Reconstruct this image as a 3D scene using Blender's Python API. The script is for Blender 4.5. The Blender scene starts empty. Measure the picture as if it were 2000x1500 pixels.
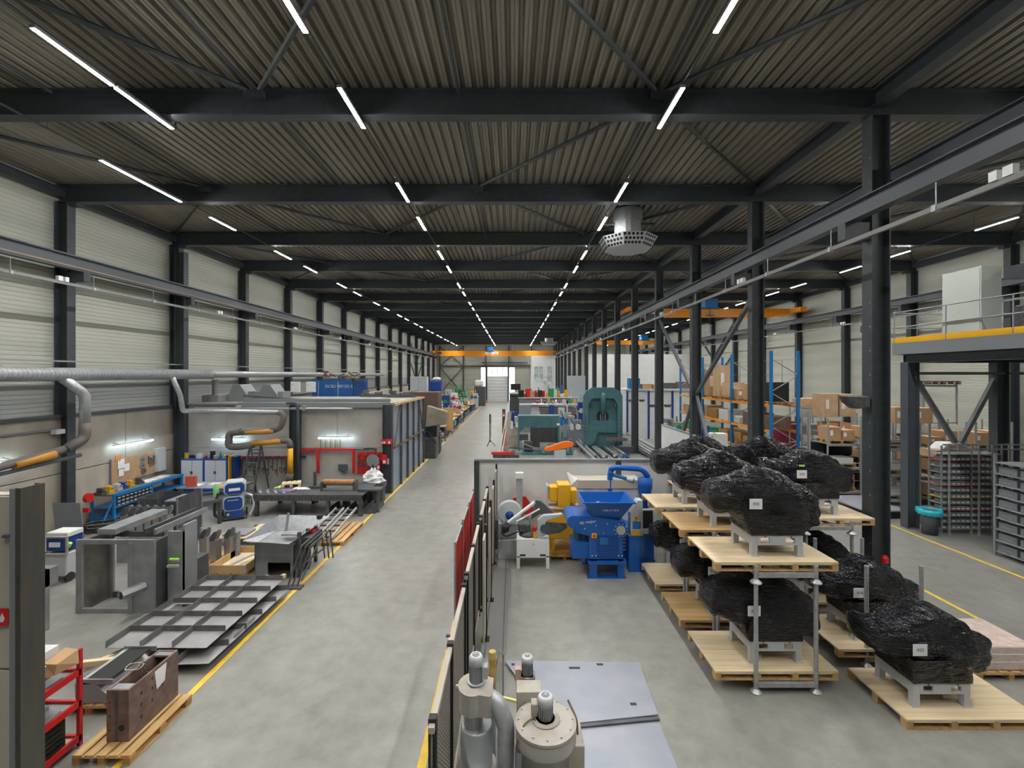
import bpy, math, random
from mathutils import Vector, Matrix, noise
random.seed(7)
S=bpy.context.scene; COL=S.collection
# ---------- camera, world, exposure ----------
F=880.0; CZ=5.4; VX,VY=1002.0,732.0
cd=bpy.data.cameras.new('camera'); cam=bpy.data.objects.new('camera',cd); COL.objects.link(cam)
cam.location=(0,0,CZ); cam.rotation_euler=(math.pi/2,0,0)
cd.sensor_width=36; cd.lens=F/2000*36; cd.shift_x=-2/2000; cd.shift_y=-18/2000; cd.clip_end=400; cd.clip_start=.05
S.camera=cam
S.view_settings.view_transform='Standard'; S.view_settings.look='None'; S.view_settings.gamma=1
S.view_settings.use_curve_mapping=False; S.view_settings.exposure=0.0
w=bpy.data.worlds.new('sky'); S.world=w; w.use_nodes=True
wb=w.node_tree.nodes['Background']; wb.inputs[0].default_value=(.80,.90,1,1); wb.inputs[1].default_value=6.0
LAMP=640.0; WLAMP=19.0
# ---------- helpers ----------
def at(px,py,d): return Vector(((px-VX)/F*d, d, CZ-(py-VY)/F*d))
def fl(px,py,z=0):
    d=(CZ-z)*F/(py-VY); return Vector(((px-VX)/F*d,d,z))
def mat(name,col,rough=.55,metal=0,col2=None,scale=3,bump=0,bscale=20,st=(1,1,1),emit=0,spec=.5,lo=.35,hi=.65,coat=0,alpha=1,trans=0,detail=6):
    m=bpy.data.materials.new(name); m.use_nodes=True; nt=m.node_tree; b=nt.nodes['Principled BSDF']
    L=nt.links; N=nt.nodes.new
    b.inputs['Base Color'].default_value=(*col,1); b.inputs['Roughness'].default_value=rough; b.inputs['Metallic'].default_value=metal
    b.inputs['Specular IOR Level'].default_value=spec
    if coat: b.inputs['Coat Weight'].default_value=coat
    if trans: b.inputs['Transmission Weight'].default_value=trans
    if alpha<1: b.inputs['Alpha'].default_value=alpha
    if emit:
        b.inputs['Emission Color'].default_value=(*col,1); b.inputs['Emission Strength'].default_value=emit
    if col2 or bump:
        tc=N('ShaderNodeTexCoord'); mp=N('ShaderNodeMapping'); mp.inputs['Scale'].default_value=st
        L.new(tc.outputs['Object'],mp.inputs[0])
    if col2:
        n=N('ShaderNodeTexNoise'); n.inputs['Scale'].default_value=scale; n.inputs['Detail'].default_value=detail
        L.new(mp.outputs[0],n.inputs['Vector'])
        r=N('ShaderNodeValToRGB'); r.color_ramp.elements[0].position=lo; r.color_ramp.elements[1].position=hi
        r.color_ramp.elements[0].color=(*col,1); r.color_ramp.elements[1].color=(*col2,1)
        L.new(n.outputs[0],r.inputs[0]); L.new(r.outputs[0],b.inputs['Base Color'])
    if bump:
        n=N('ShaderNodeTexNoise'); n.inputs['Scale'].default_value=bscale; n.inputs['Detail'].default_value=3
        L.new(mp.outputs[0],n.inputs['Vector'])
        bu=N('ShaderNodeBump'); bu.inputs['Strength'].default_value=bump; bu.inputs['Distance'].default_value=.02
        L.new(n.outputs[0],bu.inputs['Height']); L.new(bu.outputs[0],b.inputs['Normal'])
    return m
class B:
    def __init__(s,o=(0,0,0)): s.v=[];s.f=[];s.o=Vector(o);s.sm=False
    def add(s,vs,fs):
        k=len(s.v); s.v+=[Vector(v)-s.o for v in vs]; s.f+=[tuple(i+k for i in f) for f in fs]; return s
    def box(s,x0,x1,y0,y1,z0,z1):
        return s.add([(x0,y0,z0),(x1,y0,z0),(x1,y1,z0),(x0,y1,z0),(x0,y0,z1),(x1,y0,z1),(x1,y1,z1),(x0,y1,z1)],
            [(0,3,2,1),(4,5,6,7),(0,1,5,4),(1,2,6,5),(2,3,7,6),(3,0,4,7)])
    def cb(s,c,dx,dy,dz): return s.box(c[0]-dx/2,c[0]+dx/2,c[1]-dy/2,c[1]+dy/2,c[2],c[2]+dz)
    def sweep(s,a,b,poly,up=(0,0,1)):
        a=Vector(a);b=Vector(b);d=(b-a).normalized();u=Vector(up)
        if abs(d.dot(u))>.98: u=Vector((0,1,0))
        r=d.cross(u).normalized(); u=r.cross(d)
        n=len(poly); vs=[p+r*x+u*y for p in(a,b) for x,y in poly]
        fs=[(i,(i+1)%n,n+(i+1)%n,n+i) for i in range(n)]+[tuple(range(n))[::-1],tuple(range(n,2*n))]
        return s.add(vs,fs)
    def bar(s,a,b,w,h=None,up=(0,0,1)):
        h=h or w; w/=2;h/=2
        return s.sweep(a,b,[(-w,-h),(w,-h),(w,h),(-w,h)],up)
    def ibeam(s,a,b,h,w,t=.02,up=(0,0,1)):
        H=h/2;W=w/2;k=t*.6
        return s.sweep(a,b,[(-W,-H),(W,-H),(W,-H+t),(k,-H+t),(k,H-t),(W,H-t),(W,H),(-W,H),(-W,H-t),(-k,H-t),(-k,-H+t),(-W,-H+t)],up)
    def tube(s,a,b,r,n=8,r2=None):
        a=Vector(a);b=Vector(b);r2=r if r2 is None else r2
        d=(b-a).normalized();u=Vector((0,0,1)) if abs(d.z)<.9 else Vector((0,1,0))
        x=d.cross(u).normalized();y=x.cross(d)
        vs=[p+(x*math.cos(t)+y*math.sin(t))*q for p,q in((a,r),(b,r2)) for t in [2*math.pi*i/n for i in range(n)]]
        return s.add(vs,[(i,(i+1)%n,n+(i+1)%n,n+i) for i in range(n)]+[tuple(range(n))[::-1],tuple(range(n,2*n))])
    def pipe(s,pts,r,n=8,fil=0):
        pts=[Vector(p) for p in pts]
        if fil:
            q=[pts[0]]
            for i in range(1,len(pts)-1):
                a,c,b=pts[i-1],pts[i],pts[i+1]
                p0=c+(a-c).normalized()*fil; p1=c+(b-c).normalized()*fil
                for k in range(5):
                    t=k/4; q.append(p0*(1-t)**2+c*2*t*(1-t)+p1*t*t)
            q.append(pts[-1]); pts=q
        vs=[];m=len(pts); pu=None
        for i,p in enumerate(pts):
            d=(pts[min(i+1,m-1)]-pts[max(i-1,0)]).normalized()
            if pu is None: pu=Vector((0,0,1)) if abs(d.z)<.9 else Vector((0,1,0))
            x=d.cross(pu).normalized(); y=x.cross(d); pu=y
            vs+=[p+(x*math.cos(t)+y*math.sin(t))*r for t in [2*math.pi*k/n for k in range(n)]]
        fs=[(i*n+j,i*n+(j+1)%n,(i+1)*n+(j+1)%n,(i+1)*n+j) for i in range(m-1) for j in range(n)]
        return s.add(vs,fs+[tuple(range(n))[::-1],tuple(range((m-1)*n,m*n))])
    def lathe(s,prof,c=(0,0,0),n=20,ax='z'):
        vs=[];m=len(prof);c=Vector(c)
        for r,z in prof:
            for k in range(n):
                t=2*math.pi*k/n; x,y=r*math.cos(t),r*math.sin(t)
                vs.append(c+(Vector((x,y,z)) if ax=='z' else Vector((x,z,y)) if ax=='y' else Vector((z,x,y))))
        fs=[(i*n+j,i*n+(j+1)%n,(i+1)*n+(j+1)%n,(i+1)*n+j) for i in range(m-1) for j in range(n)]
        return s.add(vs,fs+[tuple(range(n))[::-1],tuple(range((m-1)*n,m*n))])
    def prism(s,poly,t0,t1,ax='y'):
        n=len(poly)
        g=(lambda a,b,t:(a,t,b)) if ax=='y' else (lambda a,b,t:(t,a,b)) if ax=='x' else (lambda a,b,t:(a,b,t))
        return s.add([g(a,b,t0) for a,b in poly]+[g(a,b,t1) for a,b in poly],
            [(i,(i+1)%n,n+(i+1)%n,n+i) for i in range(n)]+[tuple(range(n))[::-1],tuple(range(n,2*n))])
    def frame(s,x0,x1,z0,z1,y0,y1,t):   # open rectangular frame facing y
        s.box(x0,x1,y0,y1,z0,z0+t);s.box(x0,x1,y0,y1,z1-t,z1);s.box(x0,x0+t,y0,y1,z0+t,z1-t);s.box(x1-t,x1,y0,y1,z0+t,z1-t);return s
    def me(s,name):
        m=bpy.data.meshes.new(name); m.from_pydata(s.v,[],s.f)
        import bmesh
        bm=bmesh.new(); bm.from_mesh(m); bmesh.ops.recalc_face_normals(bm,faces=bm.faces); bm.to_mesh(m); bm.free()
        return m
    def make(s,name,m,par=None,smooth=False,bev=0,**k):
        me=s.me(name); me.materials.append(m)
        if smooth: me.polygons.foreach_set('use_smooth',[len(p.vertices)<=4 for p in me.polygons])
        o=bpy.data.objects.new(name,me); COL.objects.link(o)
        if par: o.parent=par
        if smooth or bev:
            md=o.modifiers.new('bevel','BEVEL'); md.width=bev or .004; md.segments=2 if bev else 1; md.limit_method='ANGLE'
        if smooth and not bev: o.modifiers.clear(); 
        for q,v in k.items(): o[q]=v
        return o
def tag(o,label=None,cat=None,group=None,kind=None):
    if label:o['label']=label
    if cat:o['category']=cat
    if group:o['group']=group
    if kind:o['kind']=kind
    return o
def thing(name,label,cat,loc=(0,0,0),rz=0,group=None):
    o=bpy.data.objects.new(name,None); COL.objects.link(o); o.location=loc; o.rotation_euler=(0,0,rz); o.empty_display_size=.2
    return tag(o,label,cat,group)
def kids(o): return KIDS.get(o.name,[])
def dup(root,loc,rz=None,label=None,group=None,sc=None):
    def cp(o,par=None):
        c=o.copy(); COL.objects.link(c)
        if par: c.parent=par
        for ch in [x for x in o.children]: cp(ch,c)
        return c
    r=cp(root); r.location=loc
    if rz is not None: r.rotation_euler=(0,0,rz)
    if label: r['label']=label
    if group: r['group']=group
    if sc: r.scale=sc
    return r
def inst(o,par=None,loc=(0,0,0),rot=(0,0,0),sc=(1,1,1)):
    c=o.copy(); COL.objects.link(c); c.location=loc; c.rotation_euler=rot; c.scale=sc
    if par: c.parent=par
    return c
def text(body,size,m,par,loc,rot=(math.pi/2,0,0),name='lettering',ex=.002,lab=None):
    cu=bpy.data.curves.new('t','FONT'); cu.body=body; cu.size=size; cu.extrude=ex; cu.align_x='CENTER'; cu.align_y='CENTER'; cu.resolution_u=2
    t=bpy.data.objects.new('t',cu); COL.objects.link(t)
    me=bpy.data.meshes.new_from_object(t); bpy.data.objects.remove(t); me.materials.clear(); me.materials.append(m)
    o=bpy.data.objects.new(name,me); COL.objects.link(o); o.parent=par; o.location=loc; o.rotation_euler=rot
    if lab:o['label']=lab
    return o
ORD=['first','second','third','fourth','fifth','sixth','seventh','eighth','ninth','tenth','eleventh','twelfth','thirteenth','fourteenth','fifteenth','sixteenth','seventeenth','eighteenth','nineteenth','twentieth','twenty-first','twenty-second','twenty-third','twenty-fourth','twenty-fifth','twenty-sixth','twenty-seventh','twenty-eighth']
# ---------- materials ----------
STEEL=mat('anthracite_paint',(.036,.045,.053),.45,0,(.050,.059,.068),6)
STEELG=mat('grey_steel_paint',(.075,.088,.105),.45)
DECK=mat('roof_deck',(.265,.245,.20),.5,.1,(.205,.188,.152),1.5,st=(1,.15,1))
CLAD=mat('wall_cladding',(.46,.475,.415),.5,0,(.40,.415,.365),.6,st=(1,.3,3))
CLADG=mat('wall_cladding_grey',(.27,.285,.28),.5)
CONC=mat('precast_concrete',(.47,.435,.37),.85,0,(.33,.30,.25),1.1,.15,14,st=(1,1,.55),lo=.3,hi=.72)
CONC2=mat('precast_concrete_grey',(.43,.42,.385),.85,0,(.33,.32,.29),1.3,.12,14,lo=.3,hi=.72)
GALV=mat('galvanised_steel',(.36,.385,.40),.42,.5,(.46,.48,.50),9)
GALVD=mat('dull_galvanised',(.33,.35,.36),.45,.5)
RAW=mat('raw_mill_steel',(.25,.265,.285),.42,.4,(.34,.35,.365),3)
RAWD=mat('dark_mill_steel',(.07,.075,.083),.45,.3,(.115,.12,.13),3)
RUST=mat('primer_brown_steel',(.135,.085,.068),.6,.1,(.20,.14,.115),6)
PINE=mat('pale_plywood',(.74,.61,.41),.6,0,(.63,.49,.30),1.6,st=(.35,6,1),lo=.3,hi=.7)
PINE2=mat('honey_plywood',(.56,.38,.18),.6,0,(.45,.29,.13),1.6,st=(.35,6,1))
WOOD=mat('pallet_wood',(.56,.36,.15),.7,0,(.42,.26,.11),2.5,st=(7,.6,2))
WOODD=mat('pallet_block',(.42,.23,.07),.75,0,(.30,.17,.06),5)
BLACK=mat('black_plastic',(.012,.013,.014),.5)
RUBBER=mat('dark_rubber',(.03,.03,.032),.8)
DARK=mat('dark_machine',(.05,.055,.06),.5,.2,(.11,.11,.11),9)
RED=mat('red_paint',(.55,.018,.02),.4)
BLUE=mat('blue_paint',(.003,.105,.43),.32,coat=.2)
BLUED=mat('dark_blue_paint',(.008,.055,.26),.4)
BLUEM=mat('mid_blue_paint',(.01,.17,.45),.4)
YEL=mat('yellow_paint',(.74,.39,.008),.45)
YELF=mat('yellow_floor_tape',(.80,.52,.03),.6,0,(.62,.42,.06),5)
ORA=mat('orange_paint',(.85,.30,.005),.4)
ORR=mat('bright_orange',(.90,.17,.01),.4)
WHITE=mat('white_paint',(.72,.74,.74),.4)
OFFW=mat('off_white_panel',(.70,.72,.71),.5,0,(.65,.67,.66),2)
LGREY=mat('light_grey_paint',(.48,.51,.53),.4)
GREY=mat('mid_grey_paint',(.20,.22,.24),.45)
TEAL=mat('teal_paint',(.045,.135,.155),.45,0,(.065,.17,.19),3)
GREEN=mat('green_paint',(.02,.28,.12),.5)
CARD=mat('cardboard',(.46,.29,.15),.8)
PLY=mat('crate_plywood',(.58,.40,.24),.7,0,(.50,.34,.20),3)
OSB=mat('osb_board',(.50,.34,.16),.7,0,(.34,.22,.10),26,lo=.42,hi=.55)
PAPER=mat('white_paper',(.80,.80,.82),.7)
FILM=mat('clear_film',(.85,.88,.88),.15,0,alpha=.35)
GLASS=mat('window_glass',(.8,.9,.95),.05,0,alpha=.25)
LED=mat('led_lens',(1,.98,.94),.5,emit=LAMP)
def beam_profile(m,p):
    nt=m.node_tree;N=nt.nodes.new;L=nt.links;b=nt.nodes['Principled BSDF']
    g=N('ShaderNodeNewGeometry');d=N('ShaderNodeVectorMath');d.operation='DOT_PRODUCT';L.new(g.outputs['Normal'],d.inputs[0]);L.new(g.outputs['Incoming'],d.inputs[1])
    a=N('ShaderNodeMath');a.operation='ABSOLUTE';L.new(d.outputs['Value'],a.inputs[0]);q=N('ShaderNodeMath');q.operation='POWER';q.inputs[1].default_value=p;L.new(a.outputs[0],q.inputs[0])
    k=N('ShaderNodeMath');k.operation='MULTIPLY';k.inputs[1].default_value=LAMP;L.new(q.outputs[0],k.inputs[0]);L.new(k.outputs[0],b.inputs['Emission Strength'])
beam_profile(LED,1.3)
LEDB=mat('cool_tube_lens',(.66,.87,1),.5,emit=WLAMP)
WRAP=mat('black_stretch_film',(.005,.006,.009),.08,0,None,bump=1.0,bscale=7,st=(.8,1,2.6),spec=.34)
def film_fix():
    nt=WRAP.node_tree;N=nt.nodes.new;L=nt.links;b=nt.nodes['Principled BSDF']
    old=b.inputs['Normal'].links[0].from_node; old.inputs['Distance'].default_value=.035
    tc=N('ShaderNodeTexCoord');mp=N('ShaderNodeMapping');mp.inputs['Scale'].default_value=(.8,1.2,8);mp.inputs['Rotation'].default_value=(0,.12,0);L.new(tc.outputs['Object'],mp.inputs[0])
    n=N('ShaderNodeTexNoise');n.inputs['Scale'].default_value=2.2;n.inputs['Detail'].default_value=2.5;n.inputs['Distortion'].default_value=1.6;L.new(mp.outputs[0],n.inputs['Vector'])
    v=N('ShaderNodeTexVoronoi');v.feature='DISTANCE_TO_EDGE';v.inputs['Scale'].default_value=5.5;L.new(tc.outputs['Object'],v.inputs['Vector'])
    a=N('ShaderNodeMath');a.operation='MULTIPLY_ADD';a.inputs[1].default_value=1.2;L.new(v.outputs['Distance'],a.inputs[0])
    pp=N('ShaderNodeMath');pp.operation='PINGPONG';pp.inputs[1].default_value=.5;L.new(n.outputs[0],pp.inputs[0])
    pw=N('ShaderNodeMath');pw.operation='MULTIPLY';pw.inputs[1].default_value=2;L.new(pp.outputs[0],pw.inputs[0]);p5=N('ShaderNodeMath');p5.operation='POWER';p5.inputs[1].default_value=9;L.new(pw.outputs[0],p5.inputs[0]);L.new(p5.outputs[0],a.inputs[2])
    bu=N('ShaderNodeBump');bu.inputs['Strength'].default_value=1;bu.inputs['Distance'].default_value=.010;L.new(a.outputs[0],bu.inputs['Height']);L.new(old.outputs[0],bu.inputs['Normal']);L.new(bu.outputs[0],b.inputs['Normal'])
film_fix()
SILV=mat('silver_coated',(.44,.44,.43),.32,.55,(.36,.32,.27),2.2,lo=.45,hi=.8)
LIDM=mat('dusty_cream_lid',(.41,.39,.345),.55,.1,(.29,.245,.19),3,lo=.45,hi=.75)
SHEETM=mat('sheet_steel',(.27,.30,.355),.4,.3,(.33,.345,.385),1.3)
CURT=mat('red_welding_curtain',(.50,.03,.025),.35)
TANP=mat('beige_rail',(.40,.36,.31),.5)
# ---------- floor ----------
def concrete_floor():
    m=mat('polished_concrete_floor',(.285,.285,.262),.34,0,(.195,.195,.182),.35,.03,30,lo=.25,hi=.8)
    nt=m.node_tree;b=nt.nodes['Principled BSDF'];L=nt.links;N=nt.nodes.new
    src=b.inputs['Base Color'].links[0].from_socket
    tc=N('ShaderNodeTexCoord');n=N('ShaderNodeTexNoise');n.inputs['Scale'].default_value=2.4;n.inputs['Detail'].default_value=9;n.inputs['Roughness'].default_value=.65
    L.new(tc.outputs['Object'],n.inputs['Vector'])
    r=N('ShaderNodeMapRange');r.inputs[1].default_value=.3;r.inputs[2].default_value=.7;r.inputs[3].default_value=.76;r.inputs[4].default_value=1.12
    L.new(n.outputs[0],r.inputs[0])
    mx=N('ShaderNodeMix');mx.data_type='RGBA';mx.blend_type='MULTIPLY';mx.inputs[0].default_value=1
    L.new(src,mx.inputs[6]);L.new(r.outputs[0],mx.inputs[7]);L.new(mx.outputs[2],b.inputs['Base Color'])
    return m
XL,XC,XR=-15.45,8.38,22.9; YB,YF=-6.0,92.6; D0=5.25; SP=5.15
b=B(); b.box(-16,23.4,YB,YF+.2,-.2,0); fo=tag(b.make('floor',concrete_floor()),kind='structure')
for i,(x,y0,y1) in enumerate([(-.62,8.6,14.4),(-.18,8.6,14.4)]):
    pass
G=B()
for x in (-.55,-.2): G.box(x-.012,x+.012,8.6,13.2,0,.003)
G.make('floor_joint',RAWD,fo)
b=B(); b.box(-.62,-.12,8.7,12.6,0,.002); b.make('floor_track_strip',mat('worn_track_concrete',(.20,.20,.195),.6),fo)
def line(x,y0,y1,w,lab,n=1):
    b=B((x,y0,0)); 
    b.box(x-w/2,x+w/2,y0,y1,0,.004); o=b.make('floor_line',YELF); o.location=(x,y0,0); tag(o,lab,'floor marking')
line(-5.46,4.5,91,.11,'long yellow line along the left edge of the central aisle')
line(-1.26,4.5,9.9,.12,'yellow line on the right aisle edge beside the mesh fence')
line(13.57,8,26,.10,'yellow line in front of the bin shelving on the right')
line(10.3,7,24,.10,'yellow line just behind the wrapped machines on the right')
# ---------- roof ----------
ZB,ZT=11.32,11.92
b=B(); b.box(-16,23.4,YB,YF+.2,ZT+.16,ZT+.3); ce=tag(b.make('ceiling',DECK),kind='structure')
def deck_mesh(L):
    p=.26; n=4; xs=[]
    for i in range(n):
        x=i*p; xs+=[(x,0),(x+.135,0),(x+.165,.11),(x+.23,.11)]
        xs[-4:]=[(x,0),(x+.06,0),(x+.065,.012),(x+.075,.012),(x+.08,0),(x+.14,0),(x+.17,.11),(x+.23,.11)]
    xs.append((n*p,0)); b=B()
    vs=[(x,y,z) for y in(0,L) for x,z in xs]; k=len(xs)
    b.add(vs,[(i,i+1,k+i+1,k+i) for i in range(k-1)]); return b
dm=deck_mesh(SP*3).make('roof_sheet',DECK,ce); first=True
y=D0-SP*2
ns=0
while y<YF:
    x=-15.9
    while x<23:
        if first: dm.location=(x,y,ZT+.03); first=False
        else: inst(dm,ce,(x,y,ZT+.03))
        ns+=1; x+=1.04
    y+=SP*3
# ---------- walls ----------
def clad_mesh(L,h=1.0):
    pr=[]; k=7; p=h/k
    for i in range(k):
        z=i*p; pr+=[(0,z),(0,z+p*.82),(-.014,z+p*.87),(-.014,z+p*.95)]
    pr.append((0,h-.001)); b=B(); n=len(pr)
    b.add([(x,y,z) for y in(0,L) for x,z in pr],[(i,i+1,n+i+1,n+i) for i in range(n-1)]); return b
def wall(name,x,sgn,z0):
    w=tag(B().box(min(x,x+.2*-sgn),max(x,x+.2*-sgn),YB,YF,0,ZT+.2).make(name,CONC),kind='structure')
    c=clad_mesh(SP).make('cladding_panel',CLAD,w); g=None; f=True
    k0=-2
    for k in range(k0,18):
        y=D0+k*SP
        if y+SP>YF+.6: break
        nrow=int(math.ceil(ZT+.1-z0)); 
        for r in range(nrow):
            z=z0+r
            if r==0 and z0>3.9:
                if g is None: g=inst(c,w); g.data=c.data.copy(); g.data.materials[0]=CLADG; q=g
                else: q=inst(g,w)
            elif f: q=c; f=False
            else: q=inst(c,w)
            q.location=(x+sgn*.03,y,z); q.scale=(sgn,1,1)
    return w
wl=wall('wall_left',-15.75,1,4.04)
wr=wall('wall_right',23.15,-1,0.0)
# concrete plinth panels left
for k in range(-1,17):
    y=D0+k*SP
    for (a,c2,z0,z1) in [(0,SP,0,2.0),(0,SP/2,2.0,4.03),(SP/2,SP,2.0,4.03)]:
        B().box(-15.75,-15.58,y+a+.012,y+c2-.012,z0+.012,z1-.012).make('concrete_panel',CONC,wl,bev=.01)
tr=B().box(-15.6,-15.45,D0-SP,YF,3.93,4.03).make('ledge_rail',STEELG,wl)
# far wall with door and windows
wf=tag(B().make('wall_back',CLAD),kind='structure') if False else None
fb=B()
dx0,dx1=-5.3,-1.1
def boxes_around(b,y0,y1):
    b.box(-16,-6.7,y0,y1,0,12.1); b.box(.45,23.4,y0,y1,0,12.1); b.box(-6.7,.45,y0,y1,7.0,12.1)
boxes_around(fb,YF,YF+.2); wf=tag(fb.make('wall_back',CLAD),kind='structure')
c=clad_mesh(9.3).make('cladding_panel',CLAD,wf); c.rotation_euler=(0,0,-math.pi/2); c.location=(-16,YF-.03,0)
for r in range(1,12): inst(c,wf,(-16,YF-.03,r),(0,0,-math.pi/2))
for r in range(0,12): inst(c,wf,(.45,YF-.03,r),(0,0,-math.pi/2),(1,2.4,1))
for r in range(7,12): inst(c,wf,(-6.7,YF-.03,r),(0,0,-math.pi/2),(1,.77,1))
wn=tag(B().box(-16,23.4,YB-.2,YB,0,12.1).make('wall_near',CLAD),kind='structure')
# far door : sectional, glazed top
d=tag(B().box(dx0-.15,dx0,YF-.1,YF+.1,0,7).box(dx1,dx1+.15,YF-.1,YF+.1,0,7).make('door_1',STEELG),kind='structure')
for i in range(8): B().box(dx0,dx1,YF,YF+.06,i*.64,i*.64+.635).make('door_panel',OFFW,d)
for i in range(4):
    for j in range(2):
        x0=dx0+i*1.05; z0=5.15+j*.93
        B().frame(x0,x0+1.05,z0,z0+.92,YF,YF+.06,.06).make('pane_frame',WHITE,d)
        B().box(x0+.06,x0+.99,YF+.02,YF+.03,z0+.06,z0+.86).make('pane',GLASS,d)
for q,(x0,x1) in enumerate([(-6.7,dx0-.15),(dx1+.15,.45)]):
    wd=tag(B().frame(x0,x1,0,7,YF-.05,YF+.08,.1).make('window_%d'%(q+1),BLUED),kind='structure')
    B().box(x0+.1,x1-.1,YF,YF+.012,.1,6.9).make('pane',GLASS,wd)
    for z in (1.7,3.4,5.1): B().box(x0+.1,x1-.1,YF-.02,YF+.05,z,z+.06).make('glazing_bar',BLUEM,wd)
# back wall steel posts and bracing
bp=thing('gable_framing','dark steel posts and braces against the far gable wall','steelwork',(0,YF-.3,0))
for x in (-15,-10.2,-5.55,-.9,3.8,8.4): B().ibeam((x,0,0),(x,0,ZB),.3,.2).make('post',STEEL,bp)
B().bar((-15,0,7.2),(8,0,7.2),.2,.2).make('rail',STEEL,bp); B().bar((-6.5,-.1,7.9),(3,-.1,7.9),.2,.2).make('rail',STEEL,bp)
for a,c2 in [((-15,1.5),(-10.2,7)),((-10.2,1.5),(-15,7)),((-15,7.2),(-10.2,11.2)),((-10.2,7.2),(-15,11.2))]:
    B().bar((a[0],0,a[1]),(c2[0],0,c2[1]),.14).make('brace',STEEL,bp)
# ---------- portal frames ----------
def pframe(y,lab):
    t=thing('portal_frame',lab,'steel frame',(0,y,0),0,'portal frames of the hall')
    def col(x,nm='column'):
        B().ibeam((x,0,0),(x,0,ZB),.42,.3,.025,up=(1,0,0)).make(nm,STEEL,t)
        B().box(x-.28,x+.28,-.22,.22,0,.03).make('base_plate',STEEL,t)
    return t,col
def vcol(x,h=ZB):
    # web in the XZ plane, flanges facing +-X
    b=B(); H=.21;W=.15;tt=.025
    poly=[(-H,-W),(-H+tt,-W),(-H+tt,-.01),(H-tt,-.01),(H-tt,-W),(H,-W),(H,W),(H-tt,W),(H-tt,.01),(-H+tt,.01),(-H+tt,W),(-H,W)]
    b.prism([(x+a,c) for a,c in poly],0,h,'z'); return b
def mkframe(y,lab):
    t=thing('portal_frame',lab,'steel frame',(0,y,0),0,'portal frames of the hall')
    for x in (XL,XC,XR):
        vcol(x).make('column',STEEL,t)
        B().box(x-.3,x+.3,-.2,.2,0,.025).make('base_plate',STEEL,t)
    r=B(); r.ibeam((XL-.2,0,(ZB+ZT)/2),(XC+.0,0,(ZB+ZT)/2),ZT-ZB,.3,.028); r.make('roof_beam',STEEL,t)
    r=B(); r.ibeam((XC,0,(ZB+ZT)/2),(XR+.2,0,(ZB+ZT)/2),ZT-ZB,.3,.028); r.make('roof_beam',STEEL,t)
    for x in (XL+.35,XR-.35): B().box(x-.15,x+.15,-.12,.12,ZB-.12,ZB).make('bracket',STEEL,t)
    for q in [(XL+.2,XL+.75,8.6,8.93),(XC-.8,XC-.2,8.5,8.88),(XC+.2,XC+.75,9.45,9.85),(XR-.75,XR-.2,9.0,9.4)]: B().box(q[0],q[1],-.12,.12,q[2],q[3]).make('runway_bracket',STEEL,t)
    g=B()
    for z in [1+.55*i for i in range(18)]: g.tube((XC-.205,-.1,z),(XC-.225,-.1,z),.012,6)
    g.make('bolts',GALV,t,kind='stuff')
    return t
FR=mkframe(D0+SP,'nearest dark steel portal frame in view, its beam crossing high over the pallets')
for k in range(0,17):
    if k==1: continue
    y=D0+SP*k
    lab=('dark steel portal frame overhead and just in front of the viewpoint' if k==0 else 'dark steel portal frame, %s in view counting from the nearest'%ORD[k-1])
    dup(FR,(0,y,0),label=lab)
# extra columns right-bay only use same frame; eaves beams
zt=ZT-.12
def longi(x,h,w_,lab,z):
    b=B((x,YB,z)); b.ibeam((x,YB,z),(x,YF-.1,z),h,w_,.02); o=b.make('eaves_beam',STEEL); o.location=(x,YB,z); tag(o,lab,'beam')
longi(XC-.02,.36,.3,'heavy dark steel beam running lengthwise over the middle column row',ZT-.2)
longi(XL+.0,.3,.2,'dark eaves beam along the top of the left wall',ZT-.3)
longi(XR,.3,.2,'dark eaves beam along the top of the right wall',ZT-.3)
NX=[-10.5,-5.85,-1.24,3.35]; RX=[13.1,18.0]
for k in range(0,13):
    y0=D0+SP*k; y1=y0+SP; z=ZT-.1
    t=thing('roof_bracing','steel tie bars under the roof in the %s nearest bay'%ORD[k],'bracing',(0,y0,z),0,'roof bracing')
    def st(x0,a,x1,b_,r=.045): B().tube((x0,a,0),(x1,b_,0),r,6).make('tie_bar',STEEL,t)
    for x in NX+RX: st(x,.15,x,SP-.15,.04)
    if k%2==0:
        for a,c2 in [(-5.85,-10.5),(-5.85,-1.24),(3.35,-1.24),(3.35,XC),(13.1,XC),(13.1,18.0),(XR,18.0)]: st(a,SP-.1,c2,.1,.06)
        st(XL,SP-.1,-10.5,.1,.05)
    else:
        for a,c2 in [(XL,-10.5),(3.35,-1.24),(3.35,XC),(18,13.1),(18,XR)]: st(a,.1,c2,SP-.1,.055)
    for x in ([-5.85,3.35] if k%2==0 else [-10.5,-1.24]): B().box(x-.22,x+.22,SP-.3,SP-.15,-.16,-.02).make('gusset_plate',STEEL,t)
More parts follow.
